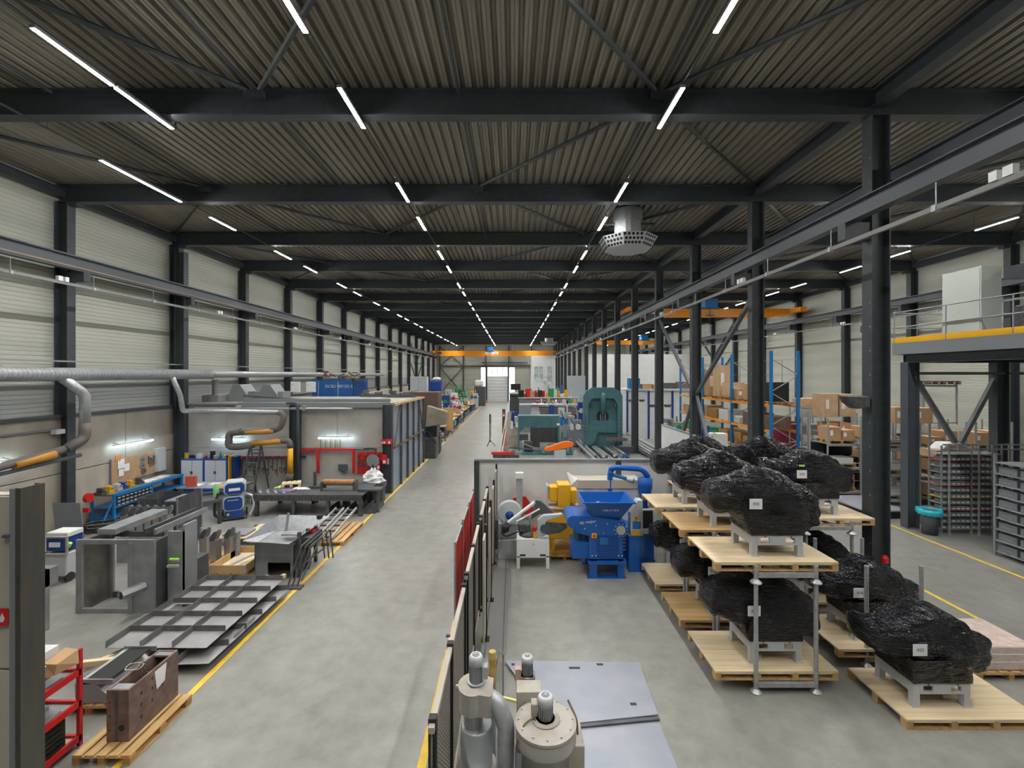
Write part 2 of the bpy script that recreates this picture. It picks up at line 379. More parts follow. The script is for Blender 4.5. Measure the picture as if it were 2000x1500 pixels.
# column bracing in the middle row
t=thing('wall_bracing','crossed diagonal steel braces between the middle columns behind the wrapped machines','bracing',(XC,D0+SP*3,0))
c_=B; Z3=4.5
for a,b_ in [((0,-SP+.1,8.2),(0,-.1,Z3)),((0,SP-.1,8.5),(0,.1,Z3)),((0,-.1,Z3),(0,-SP*.55,.1)),((0,.1,Z3),(0,SP*.62,.1))]:
    B().bar(a,b_,.13,.13).make('brace',STEELG,t)
for i,(x,y,lab) in enumerate([(XL,D0+SP*13,'V shaped brace between far columns of the left wall'),(XR,D0+SP*9,'V shaped brace between far columns of the right wall')]):
    t=thing('wall_bracing',lab,'bracing',(x,y,0))
    for a,b_ in [((0,-SP,11),(0,0,7.2)),((0,SP,11),(0,0,7.2)),((0,-SP+.1,7.8),(0,0,4.3)),((0,SP-.1,7.8),(0,0,4.3))]: B().bar(a,b_,.14).make('brace',STEEL,t)
# ---------- crane runways ----------
def runway(x,z0,z1,lab,y0=YB+.5,y1=86,sg=1):
    t=thing('crane_runway',lab,'runway beam',(x,y0,z0))
    L=y1-y0
    B().ibeam((0,0,(z1-z0)/2),(0,L,(z1-z0)/2),z1-z0,.24,.022).make('girder',STEELG,t)
    B().box(-.03,.03,0,L,z1-z0,z1-z0+.05).make('rail',RAWD,t)
    B().box(sg*.16-.02,sg*.16+.02,0,L,.06,.11).make('conductor_rail',mat('copper_brown_rail',(.25,.18,.13),.5) ,t)
runway(-14.85,8.93,9.4,'grey crane runway girder along the left wall columns')
runway(7.72,8.88,9.28,'grey crane runway girder on the left side of the middle column row')
runway(9.0,9.85,10.25,'dark crane runway girder on the right bay side of the middle columns')
runway(22.25,9.4,9.75,'grey crane runway girder along the right wall')
LGREYD=mat('dull_rail_grey',(.20,.205,.205),.6)
def railpipe(x,z,lab,y1=80,brk=True,m=None,nx=None):
    t=thing('cable_rail',lab,'cable rail',(x,YB+.5,z)); L=y1-YB
    B().box(-.03,.03,0,L,-.04,.05).make('track',m or LGREYD,t)
    g=B(); y=3
    while y<L: g.tube((0,y,.05),(0,y,.45),.01,5); g.box(-.05,.05,y-.04,y+.04,-.05,.06); y+=SP/2
    g.make('hanger',GALV,t,kind='stuff')
    y=4.4
    while y<L: B().box(-.05,.05,y-.07,y+.07,.05,.2).make('cable_trolley',WHITE,t); B().box(-.06,.06,y+.14,y+.26,.05,.2).make('cable_trolley',WHITE,t); y+=SP*1.5
railpipe(-14.45,8.35,'thin cable trolley rail under the left crane runway')
railpipe(7.32,8.28,'silver cable trolley rail hanging below the middle runway girder')
railpipe(21.9,8.7,'thin cable trolley rail along the right wall')
t=thing('conduit','thin grey conduit running just above the ventilation duct on the left wall','conduit',(-15.1,5,5.85))
B().box(-.04,.04,0,55,-.02,.03).make('pipe',GALVD,t)
def crane(x0,x1,y,z,lab,tx,big=True):
    t=thing('bridge_crane',lab,'crane',(x0,y,z))
    L=x1-x0; h=1.05 if big else .75
    B().prism([(0,.35),(0,.0),(1.2,-h+.45),(L-1.6,-h+.45),(L,.05),(L,.35)],-.25,.25,'y').make('girder',ORA,t)
    B().box(-.2,.3,-1.6,1.6,-.05,.3).box(L-.3,L+.2,-1.6,1.6,-.05,.3).make('end_carriage',ORA,t)
    B().box(tx-.5,tx+.5,-.6,.6,.38,1.1).box(tx-.8,tx+.8,-.3,.3,.3,.45).make('hoist',BLUEM,t,bev=.03)
    B().box(tx-.3,tx+.3,-.35,-.26,-h+.5,-.15).make('hoist_cover',BLUEM,t) if not big else None
    B().tube((tx,-.3,.3),(tx,-.3,-1.6),.02,5).make('cable',BLACK,t)
    B().box(.8,1.6,-.45,-.25,-.2,.15).make('drive_motor',BLUED,t)
    return t
t=crane(-14.85,7.72,84,9.5,'orange overhead crane girder spanning the main aisle at the far end',10.6)
B().box(9.6,12.1,-.27,-.255,-.25,.12).make('name_plate',WHITE,t); text('ABUS',.42,BLUED,t,(10.5,-.275,-.06)); B().frame(11.35,11.75,-.2,.07,-.275,-.27,.05).make('emblem',BLUED,t)
crane(9.0,22.25,36,10.3,'nearer yellow overhead crane in the right bay with a blue hoist',6.6,False)
crane(9.0,22.25,69,10.3,'farther yellow overhead crane in the right bay, seen beyond the middle columns',11,False)
# ---------- light rows ----------
def lamp(len_=1.5):
    t=thing('strip_light','x','ceiling light',(0,0,11.2),0,'linear ceiling lights')
    B().box(-.04,.04,0,len_,0,.008).make('lens',LED,t)
    B().box(-.05,.05,-.01,len_+.01,.008,.07).make('housing',GALVD,t)
    return t
L0=lamp(); used=False
rows=[(-11.17,'leftmost row',[(12.2)]+[],1),(-3.52,'row over the aisle',[],0),(3.44,'row beside the middle columns',[],0),(18.62,'row in the right bay',[],0),(12.1,'added unseen row right of the middle columns',[],0)]  # last row is added fill light for the right bay, hidden behind the girder
for x,rn,ex,st_ in rows:
    ys=sorted(ex+[y for n in range(-1,12) for y in (6.15+7.5*n,9.12+7.5*n) if y<90 and y>-3 and not (st_ and y<13)])
    for i,y in enumerate(ys):
        lab='lit linear ceiling light, %s nearest in the %s'%(ORD[i],rn)
        if not used: L0.location=(x,y,11.2); L0['label']=lab; used=True
        else: dup(L0,(x,y,11.2),label=lab)
for i,(y) in enumerate((7.55,9.14)):
    dup(L0,(-8.05,y,11.2),label=['long LED light at the upper left corner, nearer of the close pair','long LED light at the upper left, farther of the close pair, crossing the first beam'][i])
for x,rn in ((-11.17,'left wall'),(-3.52,'left aisle'),(3.44,'middle column'),(12.1,'added unseen inner right bay'),(18.62,'right bay')):  # inner right bay track only carries the added fill row
    t=thing('light_track','slim dark track carrying the %s row of ceiling lights'%rn,'light track',(x,YB,11.3)); L=YF-YB-2
    B().box(-.015,.015,0,L,-.005,.03).make('track_profile',STEEL,t)
    g=B(); y=2.
    while y<L: g.tube((0,y,.0),(0,y,.65),.006,4); y+=3.7
    g.make('suspension_wires',STEEL,t,kind='stuff')
t=thing('light_track','short dark track of the upper left pair of lights','light track',(-8.05,3,11.3)); B().box(-.015,.015,0,7.8,0,.03).make('track_profile',STEEL,t)
B().tube((0,7.75,0),(0,7.75,.6),.02,6).make('feed_conduit',STEEL,t)
# ceiling diffusers
def diffuser(x,y,r,lab):
    t=thing('air_diffuser',lab,'air diffuser',(x,y,10.35))
    n=8; bot=[(r*.78*math.cos(math.pi/8+i*math.pi/4),r*.78*math.sin(math.pi/8+i*math.pi/4),0) for i in range(n)]
    top=[(r*math.cos(math.pi/8+i*math.pi/4),r*math.sin(math.pi/8+i*math.pi/4),.42) for i in range(n)]
    b=B(); b.add(bot+top,[tuple(range(8))[::-1],tuple(range(8,16))]+[(i,(i+1)%8,8+(i+1)%8,8+i) for i in range(8)]); b.make('hood',LGREY,t)
    g=B()
    for i in range(8):
        A,Bq,C2,D2=Vector(bot[i]),Vector(bot[(i+1)%8]),Vector(top[(i+1)%8]),Vector(top[i])
        nrm=(Bq-A).cross(D2-A).normalized()
        for u in range(5):
            for v in range(3):
                uu=(u+.5+(.25 if v%2 else -.05))/5.4; vv=(v+.5)/3
                p=(A*(1-uu)+Bq*uu)*(1-vv)+(D2*(1-uu)+C2*uu)*vv
                g.tube(p-nrm*.002,p+nrm*.006,.05*r/1.0,8)
    g.make('nozzle_holes',BLACK,t,kind='stuff')
    B().lathe([(r*.45,.42),(r*.45,1.1),(r*.5,1.1),(r*.5,1.55)],(0,0,0),16).make('duct_neck',GALVD,t)
    B().box(-r*.9,r*.9,-.05,.05,1.0,1.08).make('support_bar',STEELG,t)
diffuser(4.55,17.9,1.15,'large octagonal perforated air diffuser hanging under the roof right of the aisle')
diffuser(5.9,74,1.5,'small looking octagonal air diffuser far down the hall ceiling')
def flame(t,x,z,s):
    B().prism([(x-s*.25,z),(x+s*.2,z),(x+s*.35,z+s*.4),(x+s*.15,z+s*.7),(x+s*.1,z+s),(x-s*.1,z+s*.6),(x-s*.35,z+s*.45)],-.018,-.012,'y').make('flame_symbol',WHITE,t)
# ---------- partitions (box rooms) ----------
PY=D0+SP*3+.05
def partition(y,x0,x1,name,m,joints):
    w=tag(B().box(x0,x1,y+.03,y+.17,0,4.02).make(name,m),kind='structure')
    for (a,c2,z0,z1) in joints: B().box(a+.012,c2-.012,y,y+.03,z0+.012,z1-.012).make('concrete_panel',m,w,bev=.008)
    return w
X1=-5.9
xs=[-15.58,-13.2,-8.1,X1]
w1=partition(PY,-15.58,X1,'wall_partition',CONC2,[(-15.58,X1,0,2.03)]+[(xs[i],xs[i+1],2.03,4.02) for i in range(3)])
# top girder, posts
t=thing('partition_steelwork','dark steel posts and top rail framing the grey concrete partition','steelwork',(0,PY,0))
B().box(-15.5,-5.55,-.12,.24,4.02,4.1).box(-12.6,-5.6,-.14,-.1,3.9,4.12).make('top_rail',GREY,t)
for x,z in ((-15.15,11),(-9.95,4.02),(-5.72,4.02)): vcol(0,z).make('post',STEEL,t).location=(x,-.16,0)
# side of the box room (blue grey panels)
ws=tag(B().box(-5.72,-5.62,PY+.2,PY+7.05,0,4.0).make('wall_booth_side',SHEETM),kind='structure')
for i in range(5):
    y=PY+.25+i*1.4; B().box(-5.62,-5.585,y,y+1.36,.02,3.95).make('booth_panel',mat('booth_blue_grey',(.27,.34,.43),.35,.2,(.33,.39,.46),2,st=(1,3,.4)) if i==0 else bpy.data.materials['booth_blue_grey'],ws)
g=thing('booth_framing','rust-stained dark steel frame on the blue-grey booth side facing the aisle','steelwork',(-5.54,PY+.2,0))
for y in (1.35,2.75,4.15,5.55,6.9): B().box(-.04,.06,y-.06,y+.06,0,4.0).make('post',DARK,g)
B().box(-.03,.05,0,6.9,1.95,2.05).make('rail',RUST,g); B().box(-.06,.07,0,6.95,3.95,4.05).make('top_rail',PINE2,g)
B().bar((0,.1,2.05),(0,1.3,3.95),.06).make('brace',RUST,g);B().bar((0,6.8,2.05),(0,5.6,3.95),.06).make('brace',RUST,g)
wr2=tag(B().box(-15.5,-5.6,PY+7.05,PY+7.15,0,4.02).make('wall_booth_rear',CONC2),kind='structure')
rf=tag(B().box(-15.5,-5.65,PY+.2,PY+7.05,4.0,4.06).make('trim_1',mat('booth_roof',(.32,.30,.26),.7)),kind='structure')
# near partition at the left edge
w0=partition(D0-.1,-15.58,-5.74,'wall_partition_near',CONC,[(-15.58,-8.2,0,2.03),(-8.2,-5.74,0,2.03),(-15.58,-8.2,2.03,4.02),(-8.2,-5.74,2.03,4.02)])
t=thing('partition_post','dark rusty steel I-section post at the end of the near left concrete wall','steel post',(-5.69,D0,0))
B().box(-.045,.06,-.10,-.08,0,4.1).box(.04,.06,-.08,.17,0,4.1).box(-.045,.04,.15,.17,0,4.1).make('shaft',mat('weathered_dark_steel',(.06,.065,.066),.5,.2,(.09,.08,.06),4,st=(3,3,.5)),t)
B().box(-.05,.0,-.115,-.1,0,4.1).make('edge_angle',GREY,t); B().box(-.10,-.04,-.15,-.115,3.55,3.58).make('latch',STEELG,t)
t=thing('fire_hose_sign','red fire hose sign with white flame symbol on the near left concrete wall','sign',(-5.75,D0-.115,2.54))
B().box(-.1,.0,-.012,0,0,.2).make('plate',RED,t); flame(t,-.065,.05,.10)
# low white wall across, and along columns
w2=tag(B().box(-1.1,8.2,14.66,14.74,0,2.62).make('wall_screen',OFFW),kind='structure')
t=thing('screen_wall_frame','dark grey posts and cap rail on the low white screen wall','steelwork',(0,14.62,0))
B().box(-1.25,8.2,-.03,.16,2.6,2.66).make('cap_rail',GREY,t)
for x in (-1.18,3.42): B().box(x-.08,x+.08,-.05,.1,0,2.62).make('post',STEEL,t)
w3=tag(B().box(8.2,8.3,14.7,24.9,0,2.62).make('wall_screen_side',OFFW),kind='structure')
tag(B().box(8.17,8.33,14.7,24.9,2.62,2.67).make('trim_2',GREY),kind='structure')
# ---------- pallets ----------
def pallet(wx=.8,ly=1.2,loc=(0,0,0),rz=0,lab='',nb=5,m=None,bm=None,cat='pallet',name='wooden_pallet',g=None,along='y'):
    m=m or WOOD; bm=bm or WOODD
    t=thing(name,lab,cat,loc,rz,g)
    bw=(wx/nb)*.82 if nb<8 else wx/nb-.004
    for i in range(nb):
        x=i*(wx-bw)/(nb-1); B().box(x,x+bw,0,ly,.122,.144).make('deck_board',m,t)
    for y in (0,ly/2-.05,ly-.1): B().box(0,wx,y,y+.1,.1,.122).make('cross_board',m,t)
    for x in (0,wx/2-.05,wx-.1):
        for y in (0,ly/2-.07,ly-.14): B().box(x,x+.1,y,y+.14,.022,.1).make('block',bm,t)
        B().box(x,x+.1,0,ly,0,.022).make('bottom_board',m,t)
    return t
def bigpallet(loc,lab,m=PINE,g='large timber pallets'):
    t=thing('timber_pallet',lab,'pallet',loc,0,g); W_=2.1;L=1.22;n=8
    for i in range(n):
        y=i*L/n; B().box(0,W_,y+.0015,y+L/n-.0015,.125,.155).make('deck_board',m,t)
    for x in (0,.68,1.32,2.0):
        for y in (0,L/2-.06,L-.12): B().box(x,x+.1,y,y+.12,.022,.125).make('block',WOOD,t)
    for y in (0,L/2-.05,L-.1): B().box(0,W_,y,y+.1,0,.022).make('bottom_board',WOOD,t)
    for y in (0.001,L-.021): B().box(0.001,W_-.001,y,y+.02,.105,.1249).make('edge_board',m,t)
    return t
# ---------- stretch wrapped machines ----------
def cre(p,seed):
    d1=noise.voronoi(Vector((p.x*2.3+seed,p.y*2.6,p.z*3.6+p.x)))[0]; d2=noise.voronoi(Vector((p.x*5+p.z*3,p.y*5,p.z*9+seed)))[0]
    return .065-d1[0]*.15+(d2[1]-d2[0])*.04
def wrap_mesh(seed,snout=0):
    random.seed(seed)
    st=[(-1.10,.86,1.10,.22),(-1.06,.74,1.24,.33),(-.80,.70,1.31,.40),(-.62,.68,1.36,.42),(-.5,.46,1.41,.41),(-.25,.40,1.55,.41),(0,.38,1.50,.41),(.3,.38,1.37,.43),(.55,.40,1.20,.44),(.76,.46,1.03,.38),(.87,.58,.86,.24)]
    if snout: st=[(-1.05,.95,1.22,.2),(-1.0,.80,1.24,.32),(-.8,.74,1.17,.36),(-.6,.70,1.18,.38),(-.42,.62,1.26,.42),(-.2,.50,1.42,.40),(-.02,.42,1.46,.40),(.25,.42,1.36,.42),(.55,.45,1.20,.43),(.78,.50,1.0,.36),(.90,.62,.84,.2)]
    n=36; vs=[];fs=[]; N=70
    def samp(u):
        x=st[0][0]+(st[-1][0]-st[0][0])*u
        for a,b_ in zip(st,st[1:]):
            if a[0]<=x<=b_[0]+1e-9:
                t=(x-a[0])/(b_[0]-a[0]); return [a[i]+(b_[i]-a[i])*t for i in range(4)]
    rows=[]
    for i in range(N+1):
        x,zb,zt,yw=samp(min(i/N,.99999)); zc=(zb+zt)/2; hz=(zt-zb)/2
        for j in range(n):
            a=2*math.pi*j/n; c,s_=math.cos(a),math.sin(a); e=.5
            yy=math.copysign(abs(c)**e,c)*yw; zz=math.copysign(abs(s_)**e,s_)*hz
            if zz>0: yy*=1-.45*(zz/hz)**2*min(1,(zt-1)/.5 if zt>1 else 0)
            p=Vector((x,yy,zc+zz)); q=noise.noise(p*2.2+Vector((seed*7,0,0)))*.06+cre(p,seed)
            dr=Vector((0,yy,zz)).normalized() if (yy or zz) else Vector((0,0,1))
            vs.append(p+dr*q+Vector((q*.4,0,0)))
    for i in range(N):
        for j in range(n): fs.append((i*n+j,i*n+(j+1)%n,(i+1)*n+(j+1)%n,(i+1)*n+j))
    fs+=[tuple(range(n))[::-1],tuple(range(N*n,N*n+n))]
    b=B(); b.add(vs,fs)
    # lower box, slightly swollen by the film
    vs=[];fs=[];m=10;k=0
    per=[]
    X0,X1_,Y0,Y1=-.47,.47,-.40,.38
    for a,c in [((X0,Y0),(X1_,Y0)),((X1_,Y0),(X1_,Y1)),((X1_,Y1),(X0,Y1)),((X0,Y1),(X0,Y0))]:
        for u in range(9): per.append((a[0]+(c[0]-a[0])*u/9,a[1]+(c[1]-a[1])*u/9))
    P=len(per)
    for i in range(m+1):
        z=.375+.36*i/m
        for x,y in per:
            q=noise.noise(Vector((x*5,y*5,z*16+seed)))*.012
            vs.append((x*(1+q*2),y*(1+q*2)+q,z))
    for i in range(m):
        for j in range(P): fs.append((i*P+j,i*P+(j+1)%P,(i+1)*P+(j+1)%P,(i+1)*P+j))
    fs+=[tuple(range(P))[::-1]]
    b.add(vs,fs); return b
WM=[wrap_mesh(1).me('film_wrap'),wrap_mesh(5).me('film_wrap'),wrap_mesh(9,1).me('film_wrap')]
for m_ in WM:
    m_.materials.append(WRAP); m_.polygons.foreach_set('use_smooth',[True]*len(m_.polygons))
def machine(v,loc,lab,rz=0,green=False,sc=1):
    t=thing('wrapped_machine',lab,'machine',loc,rz,'machines wrapped in black film')
    o=bpy.data.objects.new('film_wrap',WM[v]); COL.objects.link(o); o.parent=t
    for x in (-.45,.35):
        for y in (-.38,.28): B().box(x,x+.1,y,y+.1,.012,.37).make('leg',LGREY,t); B().box(x-.02,x+.12,y-.02,y+.12,0,.012).make('foot_plate',LGREY,t)
    for y in (-.385,.345): 
        b=B(); b.box(-.35,.35,y,y+.03,.33,.372); b.box(-.35,.35,y,y+.03,.2,.24); b.box(-.35,-.30,y,y+.03,.24,.33);b.box(-.14,.14,y,y+.03,.24,.33);b.box(.30,.35,y,y+.03,.24,.33); b.make('cross_rail',LGREY,t)
    for x in (-.45,.42): B().box(x,x+.03,-.28,.28,.2,.37).make('side_rail',LGREY,t)
    for x in (-.22,.24): B().tube((x,-.386,.35),(x,-.389,.35),.014,8).make('lifting_mark',BLUED,t)
    B().box(-.56+.02,-.32,-.475,-.468,.86,1.04).make('label_sheet',PAPER,t).rotation_euler=(0,0,0)
    text('400',.08,GREY,t,(-.43,-.4765,.95),name='label_number')
    if green: B().box(-.48,-.36,-.46,-.45,1.12,1.16).make('sticker',mat('lime_sticker',(.35,.75,.1),.6),t)
    if sc!=1: t.scale=(sc,sc,sc)
    return t
def rack(loc,lab,top=False,tall=1.86,g='galvanised stacking racks'):
    t=thing('stacking_rack',lab,'rack',loc,0,g); W_=1.02;L=1.42
    h=tall
    for x in (0,W_):
        for y in (0,L):
            B().tube((x,y,.02),(x,y,h),.036,12).make('post',GALV,t,smooth=False)
            B().lathe([(.09,0),(.095,.02),(.04,.07)],(x,y,0),12).make('foot',GALV,t)
    for y in (0,L): B().box(.03,W_-.03,y-.03,y+.03,.10,.175).make('cross_rail',GALV,t)
    for x in (0,W_,.34,.68): B().box(x-.025,x+.025,.03,L-.03,.13,.18).make('side_rail',GALV,t)
    return t
ordn=['nearest','second nearest','third nearest','fourth nearest']
# column A : X 3.45..5.55, near edges 7.66, 9.26, 10.86
XA=3.45
for i,(y,low) in enumerate([(7.66,1),(9.26,1),(10.86,1)]):
    n=ordn[i]
    rack((4.13,y,0),'lower galvanised post rack carrying two pallet levels, %s in the left row'%n)
    t=rack((4.13,y,1.86),'short upper rack frame standing on the %s left row rack'%n,tall=.30,g='short upper rack frames')
    bigpallet((XA,y+.02,.19),'lower timber pallet in the %s rack of the left row'%n,PINE if i!=1 else PINE2)
    bigpallet((XA,y+.02,2.05),'upper timber pallet on the %s rack of the left row'%n,PINE if i!=1 else PINE2)
    v=[0,1,0][i]
    machine(v,(4.65,y+.64,2.205),['biggest black wrapped machine, front and topmost, with a white 400 sheet','black wrapped machine on the second upper pallet of the left row','leftmost black wrapped machine, on the farthest upper pallet of the left row'][i])
    machine(1-v,(4.62,y+.64,.345),['black wrapped machine on the lowest front rack level behind two posts','black wrapped machine low in the second rack of the left row','black wrapped machine low in the third rack, beside the blue machine'][i])
# column B : X 5.95..8.05
XB_=5.95
rack((6.55,8.35,0),'open galvanised rack with bare posts around the wrapped machine, middle right')
bigpallet((6.0,8.3,.19),'timber pallet low in the open rack left of the steel column')
machine(2,(6.95,8.95,.345),'black wrapped machine between two bare posts, beside the big steel column')
for i,y in enumerate((10.0,11.6)):
    n=['front','back'][i]
    rack((6.5,y,0),'lower galvanised rack at the %s of the right row'%n); rack((6.5,y,1.86),'short upper rack frame at the %s of the right row'%n,tall=.30,g='short upper rack frames')
    bigpallet((XB_,y+.02,2.05),'upper timber pallet at the %s of the right row'%n)
    bigpallet((XB_,y+.02,.19),'lower timber pallet at the %s of the right row'%n)
    machine([2,0][i],(6.95,y+.64,2.205),['black wrapped machine with a lime sticker, right of the biggest one','black wrapped machine with blunt left snout, right of the leftmost pair'][i],green=(i==0))
    machine(1,(6.98,y+.64,.345),'black wrapped machine low at the %s of the right row'%n,green=(i==0))
rack((5.35,13.2,0),'galvanised rack farthest back in the wrapped machine block')
bigpallet((4.95,13.25,2.05-.19),'timber pallet highest and farthest back in the wrapped machine block')
machine(0,(5.95,13.85,2.015),'farthest and highest black wrapped machine, in front of the steel columns')
# floor pallet front right
bigpallet((5.99,6.85,0),'large pale timber pallet on the floor in the lower right corner')
machine(2,(6.78,7.5,.155),'black wrapped machine with a horn-like snout, lower right',sc=1.0)
t=thing('boxed_goods','shrink-wrapped pinkish box on a timber base, right edge behind the machine','box',(8.35,8.0,.15))
B().box(0,.95,0,.95,0,.42).make('carton_block',mat('wrapped_pink_card',(.50,.36,.32),.3,0,(.60,.52,.47),8,st=(1,1,4)),t,bev=.02)
for z in (.14,.28): B().box(-.004,.954,-.004,.954,z,z+.012).make('strap',WHITE,t)
pallet(1.2,1.0,(8.2,7.95,0),0,'timber pallet under the pinkish wrapped box at the right edge',6)
# ---------- blue shredder ----------
t=thing('shredder','blue shredder with square feed hopper on blue stand, white lettering','machine',(2.5,11.95,0))
for x in (-.44,.28):
    B().box(x,x+.17,0,.17,.02,.46).make('stand_leg',BLUE,t); B().box(x,x+.17,.9,1.05,.02,.46).make('stand_leg',BLUE,t)
B().box(-.52,.5,-.02,.2,0,.02).box(-.52,.5,.88,1.08,0,.02).make('foot_plate',BLUE,t)
B().box(-.5,.5,-.03,.16,.38,.46).make('stand_rail',BLUE,t); B().box(-.5,.5,.9,1.06,.38,.46).make('stand_rail',BLUE,t)
B().box(-.48,.42,.02,1.0,.5,1.28).make('lower_housing',BLUE,t,bev=.015)
B().prism([(-.95,1.40),(-.85,1.22),(-.5,1.12),(.46,1.12),(.52,1.3),(.48,1.5),(-.45,1.66),(-.88,1.66),(-.97,1.55)],.0,.9,'y').make('body',BLUE,t,bev=.02)
B().tube((-.9,-.02,1.5),(-.9,.9,1.5),.17,20).make('rounded_nose',BLUE,t)
B().box(-.92,-.48,.1,.7,.48,.92).make('side_box',BLUE,t,bev=.01)
B().lathe([(.13,.92),(.13,1.18),(.11,1.22)],(-.74,.35,0),16).make('drive_motor',TEAL,t)
hop=B()
a=[(-.64,-.2),(.66,-.2),(.66,.85),(-.64,.85)]; c_=[(-.34,.1),(.34,.1),(.34,.7),(-.34,.7)]
hop.add([(x,y,2.06) for x,y in a]+[(x,y,1.5) for x,y in c_]+[(x*.97,y*.97+.01,2.06) for x,y in a]+[(x*.95,y*.95+.02,1.5) for x,y in c_],
  [(0,1,5,4),(1,2,6,5),(2,3,7,6),(3,0,4,7),(8,12,13,9),(9,13,14,10),(10,14,15,11),(11,15,12,8)]+[(i,8+i,8+(i+1)%4,(i+1)%4) for i in range(4)])
hop.make('hopper',BLUE,t)
B().box(-.68,.70,-.24,-.19,2.04,2.075).box(-.68,.70,.84,.89,2.04,2.075).box(-.68,-.63,-.19,.84,2.04,2.075).box(.65,.70,-.19,.84,2.04,2.075).make('hopper_rim',BLUE,t)
text('TREYMER',.11,WHITE,t,(.06,-.09,1.84),(math.radians(62),0,0)); text('zip major',.12,WHITE,t,(-.52,-.012,1.5),(math.pi/2,-.1,0))
B().lathe([(.12,0),(.12,-.03),(.02,-.035)],(.36,0,1.28),18,'y').make('bearing_cap',mat('bearing_beige',(.5,.48,.40),.5),t)
g=B()
for i in range(10):
    a_=i*math.pi/5; g.tube((.36+.17*math.cos(a_),0,1.28+.17*math.sin(a_)),(.36+.17*math.cos(a_),-.012,1.28+.17*math.sin(a_)),.014,6)
for x,z in [(-.8,1.45),(-.6,1.32),(-.3,1.4),(0,1.45),(-.1,1.2),(-.4,.6),(-.3,.6),(.3,.6),(.4,.6)]: g.tube((x,.015,z),(x,-.012,z),.016,6)
g.make('bolts',WHITE,t,kind='stuff')
B().box(-.42,-.28,-.03,.0,1.08,1.2).make('switch_box',YEL,t); B().tube((-.35,-.05,1.14),(-.35,-.03,1.14),.03,10).make('switch_knob',RED,t)
g=B()
for i in range(9): g.box(-.28,.3,.005,.018,.56+i*.07,.585+i*.07)
g.make('vent_louvres',BLUED,t,kind='stuff'); B().box(-.2,.02,-.01,.02,.9,1.08).make('terminal_box',BLUEM,t)
B().box(-.2,-.12,.3,.5,1.66,1.9).make('wood_shim',PLY,t)
# grey control cabinet between
t=thing('control_cabinet','light grey control cabinet with red isolator, between shredder and screen console','cabinet',(3.22,12.35,0))
B().prism([(0,.98),(.34,.98),(.34,1.95),(.2,1.95),(.0,1.6)],0,.3,'y').make('cabinet_body',LGREY,t,bev=.01)
B().box(.02,.3,-.01,0,1.0,1.12).make('warning_sign',YEL,t); B().box(.1,.22,-.012,0,1.42,1.54).make('isolator_plate',YEL,t); B().tube((.16,-.05,1.48),(.16,-.01,1.48),.025,8).make('isolator_knob',RED,t); B().box(.06,.28,-.01,0,1.18,1.38).make('label_sheet',BLUEM,t)
B().box(-.05,.38,-.02,.32,0,.98).make('plinth',BLUE,t)
# cyclone unit
t=thing('screen_console','blue extruder base with tilted screen console and vent slots','machine',(3.0,12.9,0))
B().box(-.35,1.1,.1,.95,0,.06).make('base_plate',BLUE,t); B().box(-.3,.5,.2,.9,.06,.95).make('base_body',BLUE,t,bev=.02); B().box(.5,1.08,.12,.85,.06,.86).make('console_body',BLUE,t,bev=.03)
for i in range(5): B().box(.02,.36,.185,.2,.3+i*.1,.34+i*.1).make('vent_slot',LGREY,t)
sc=B().box(-.27,.27,-.03,.03,0,.7).make('screen_frame',LGREY,t,bev=.02); sc.location=(.82,.02,.84); sc.rotation_euler=(-.12,0,0)
s2=B().box(-.2,.2,-.035,-.03,.16,.65).make('screen',BLACK,t); s2.location=(.82,.02,.84); s2.rotation_euler=(-.12,0,0)
t=thing('cyclone_separator','blue pipe cyclone separator rising behind the hopper','machine',(3.0,13.95,0))
B().pipe([(.0,0,.0),(0,0,2.35),(0.05,-.05,2.55),(1.0,-.1,2.5),(1.15,-.12,2.25)],.085,12,.16).make('upper_pipe',BLUE,t,smooth=True)
B().tube((.08,0,2.3),(.72,-.1,2.15),.055,10).make('lower_pipe',BLUEM,t); B().tube((.5,-.07,2.2),(.68,-.1,2.16),.06,10).make('pipe_clamp',WHITE,t)
B().lathe([(.1,1.2),(.16,1.7),(.22,1.98),(.22,2.22),(.06,2.26)],(1.05,-.12,0),20).make('cyclone_body',BLUE,t,smooth=True); B().box(.97,1.13,-.2,-.04,0,1.2).make('support_post',BLUE,t)
# white robot on cart
t=thing('robot_cart','white steel cart with a grey and white articulated arm folded on it','machine',(.55,12.55,0))
for x in (-.45,.37):
    for y in (0,.62): B().box(x,x+.09,y,y+.09,0,.35).make('leg',WHITE,t)
B().box(-.45,.46,0,.71,.3,.82).make('cart_body',WHITE,t,bev=.01)
for x in (-.36,.2): B().box(x,x+.16,-.006,0,.35,.40).make('fork_slot',BLACK,t)
B().box(0,.04,-.006,0,.66,.7).make('warning_label',YEL,t)
B().lathe([(.26,.82),(.26,.9),(.2,.92),(.18,1.05)],(-.12,.35,0),20).make('arm_base',DARK,t,smooth=True)
B().box(-.4,-.05,.15,.55,.95,1.18).make('shoulder_motor',DARK,t,bev=.04)
B().prism([(.06,.88),(.14,1.0),(.14,1.35),(.3,1.48),(.82,1.52),(.86,1.46),(.4,1.33),(.36,1.2),(.5,1.0),(.3,.88)],.02,.16,'y').make('link_cover',LGREY,t,bev=.02)
B().prism([(.3,1.0),(.36,1.3),(.95,1.26),(.96,1.15),(.75,1.0),(.4,.95)],-.02,.02,'y').make('side_plate',DARK,t)
B().lathe([(.12,0),(.12,-.05)],(.32,.0,1.12),20,'y').make('joint_disc',STEELG,t)
B().prism([(-.05,1.3),(.1,1.85),(.24,1.82),(.62,1.48),(.2,1.45)],.2,.3,'y').make('upper_link_plate',STEELG,t)
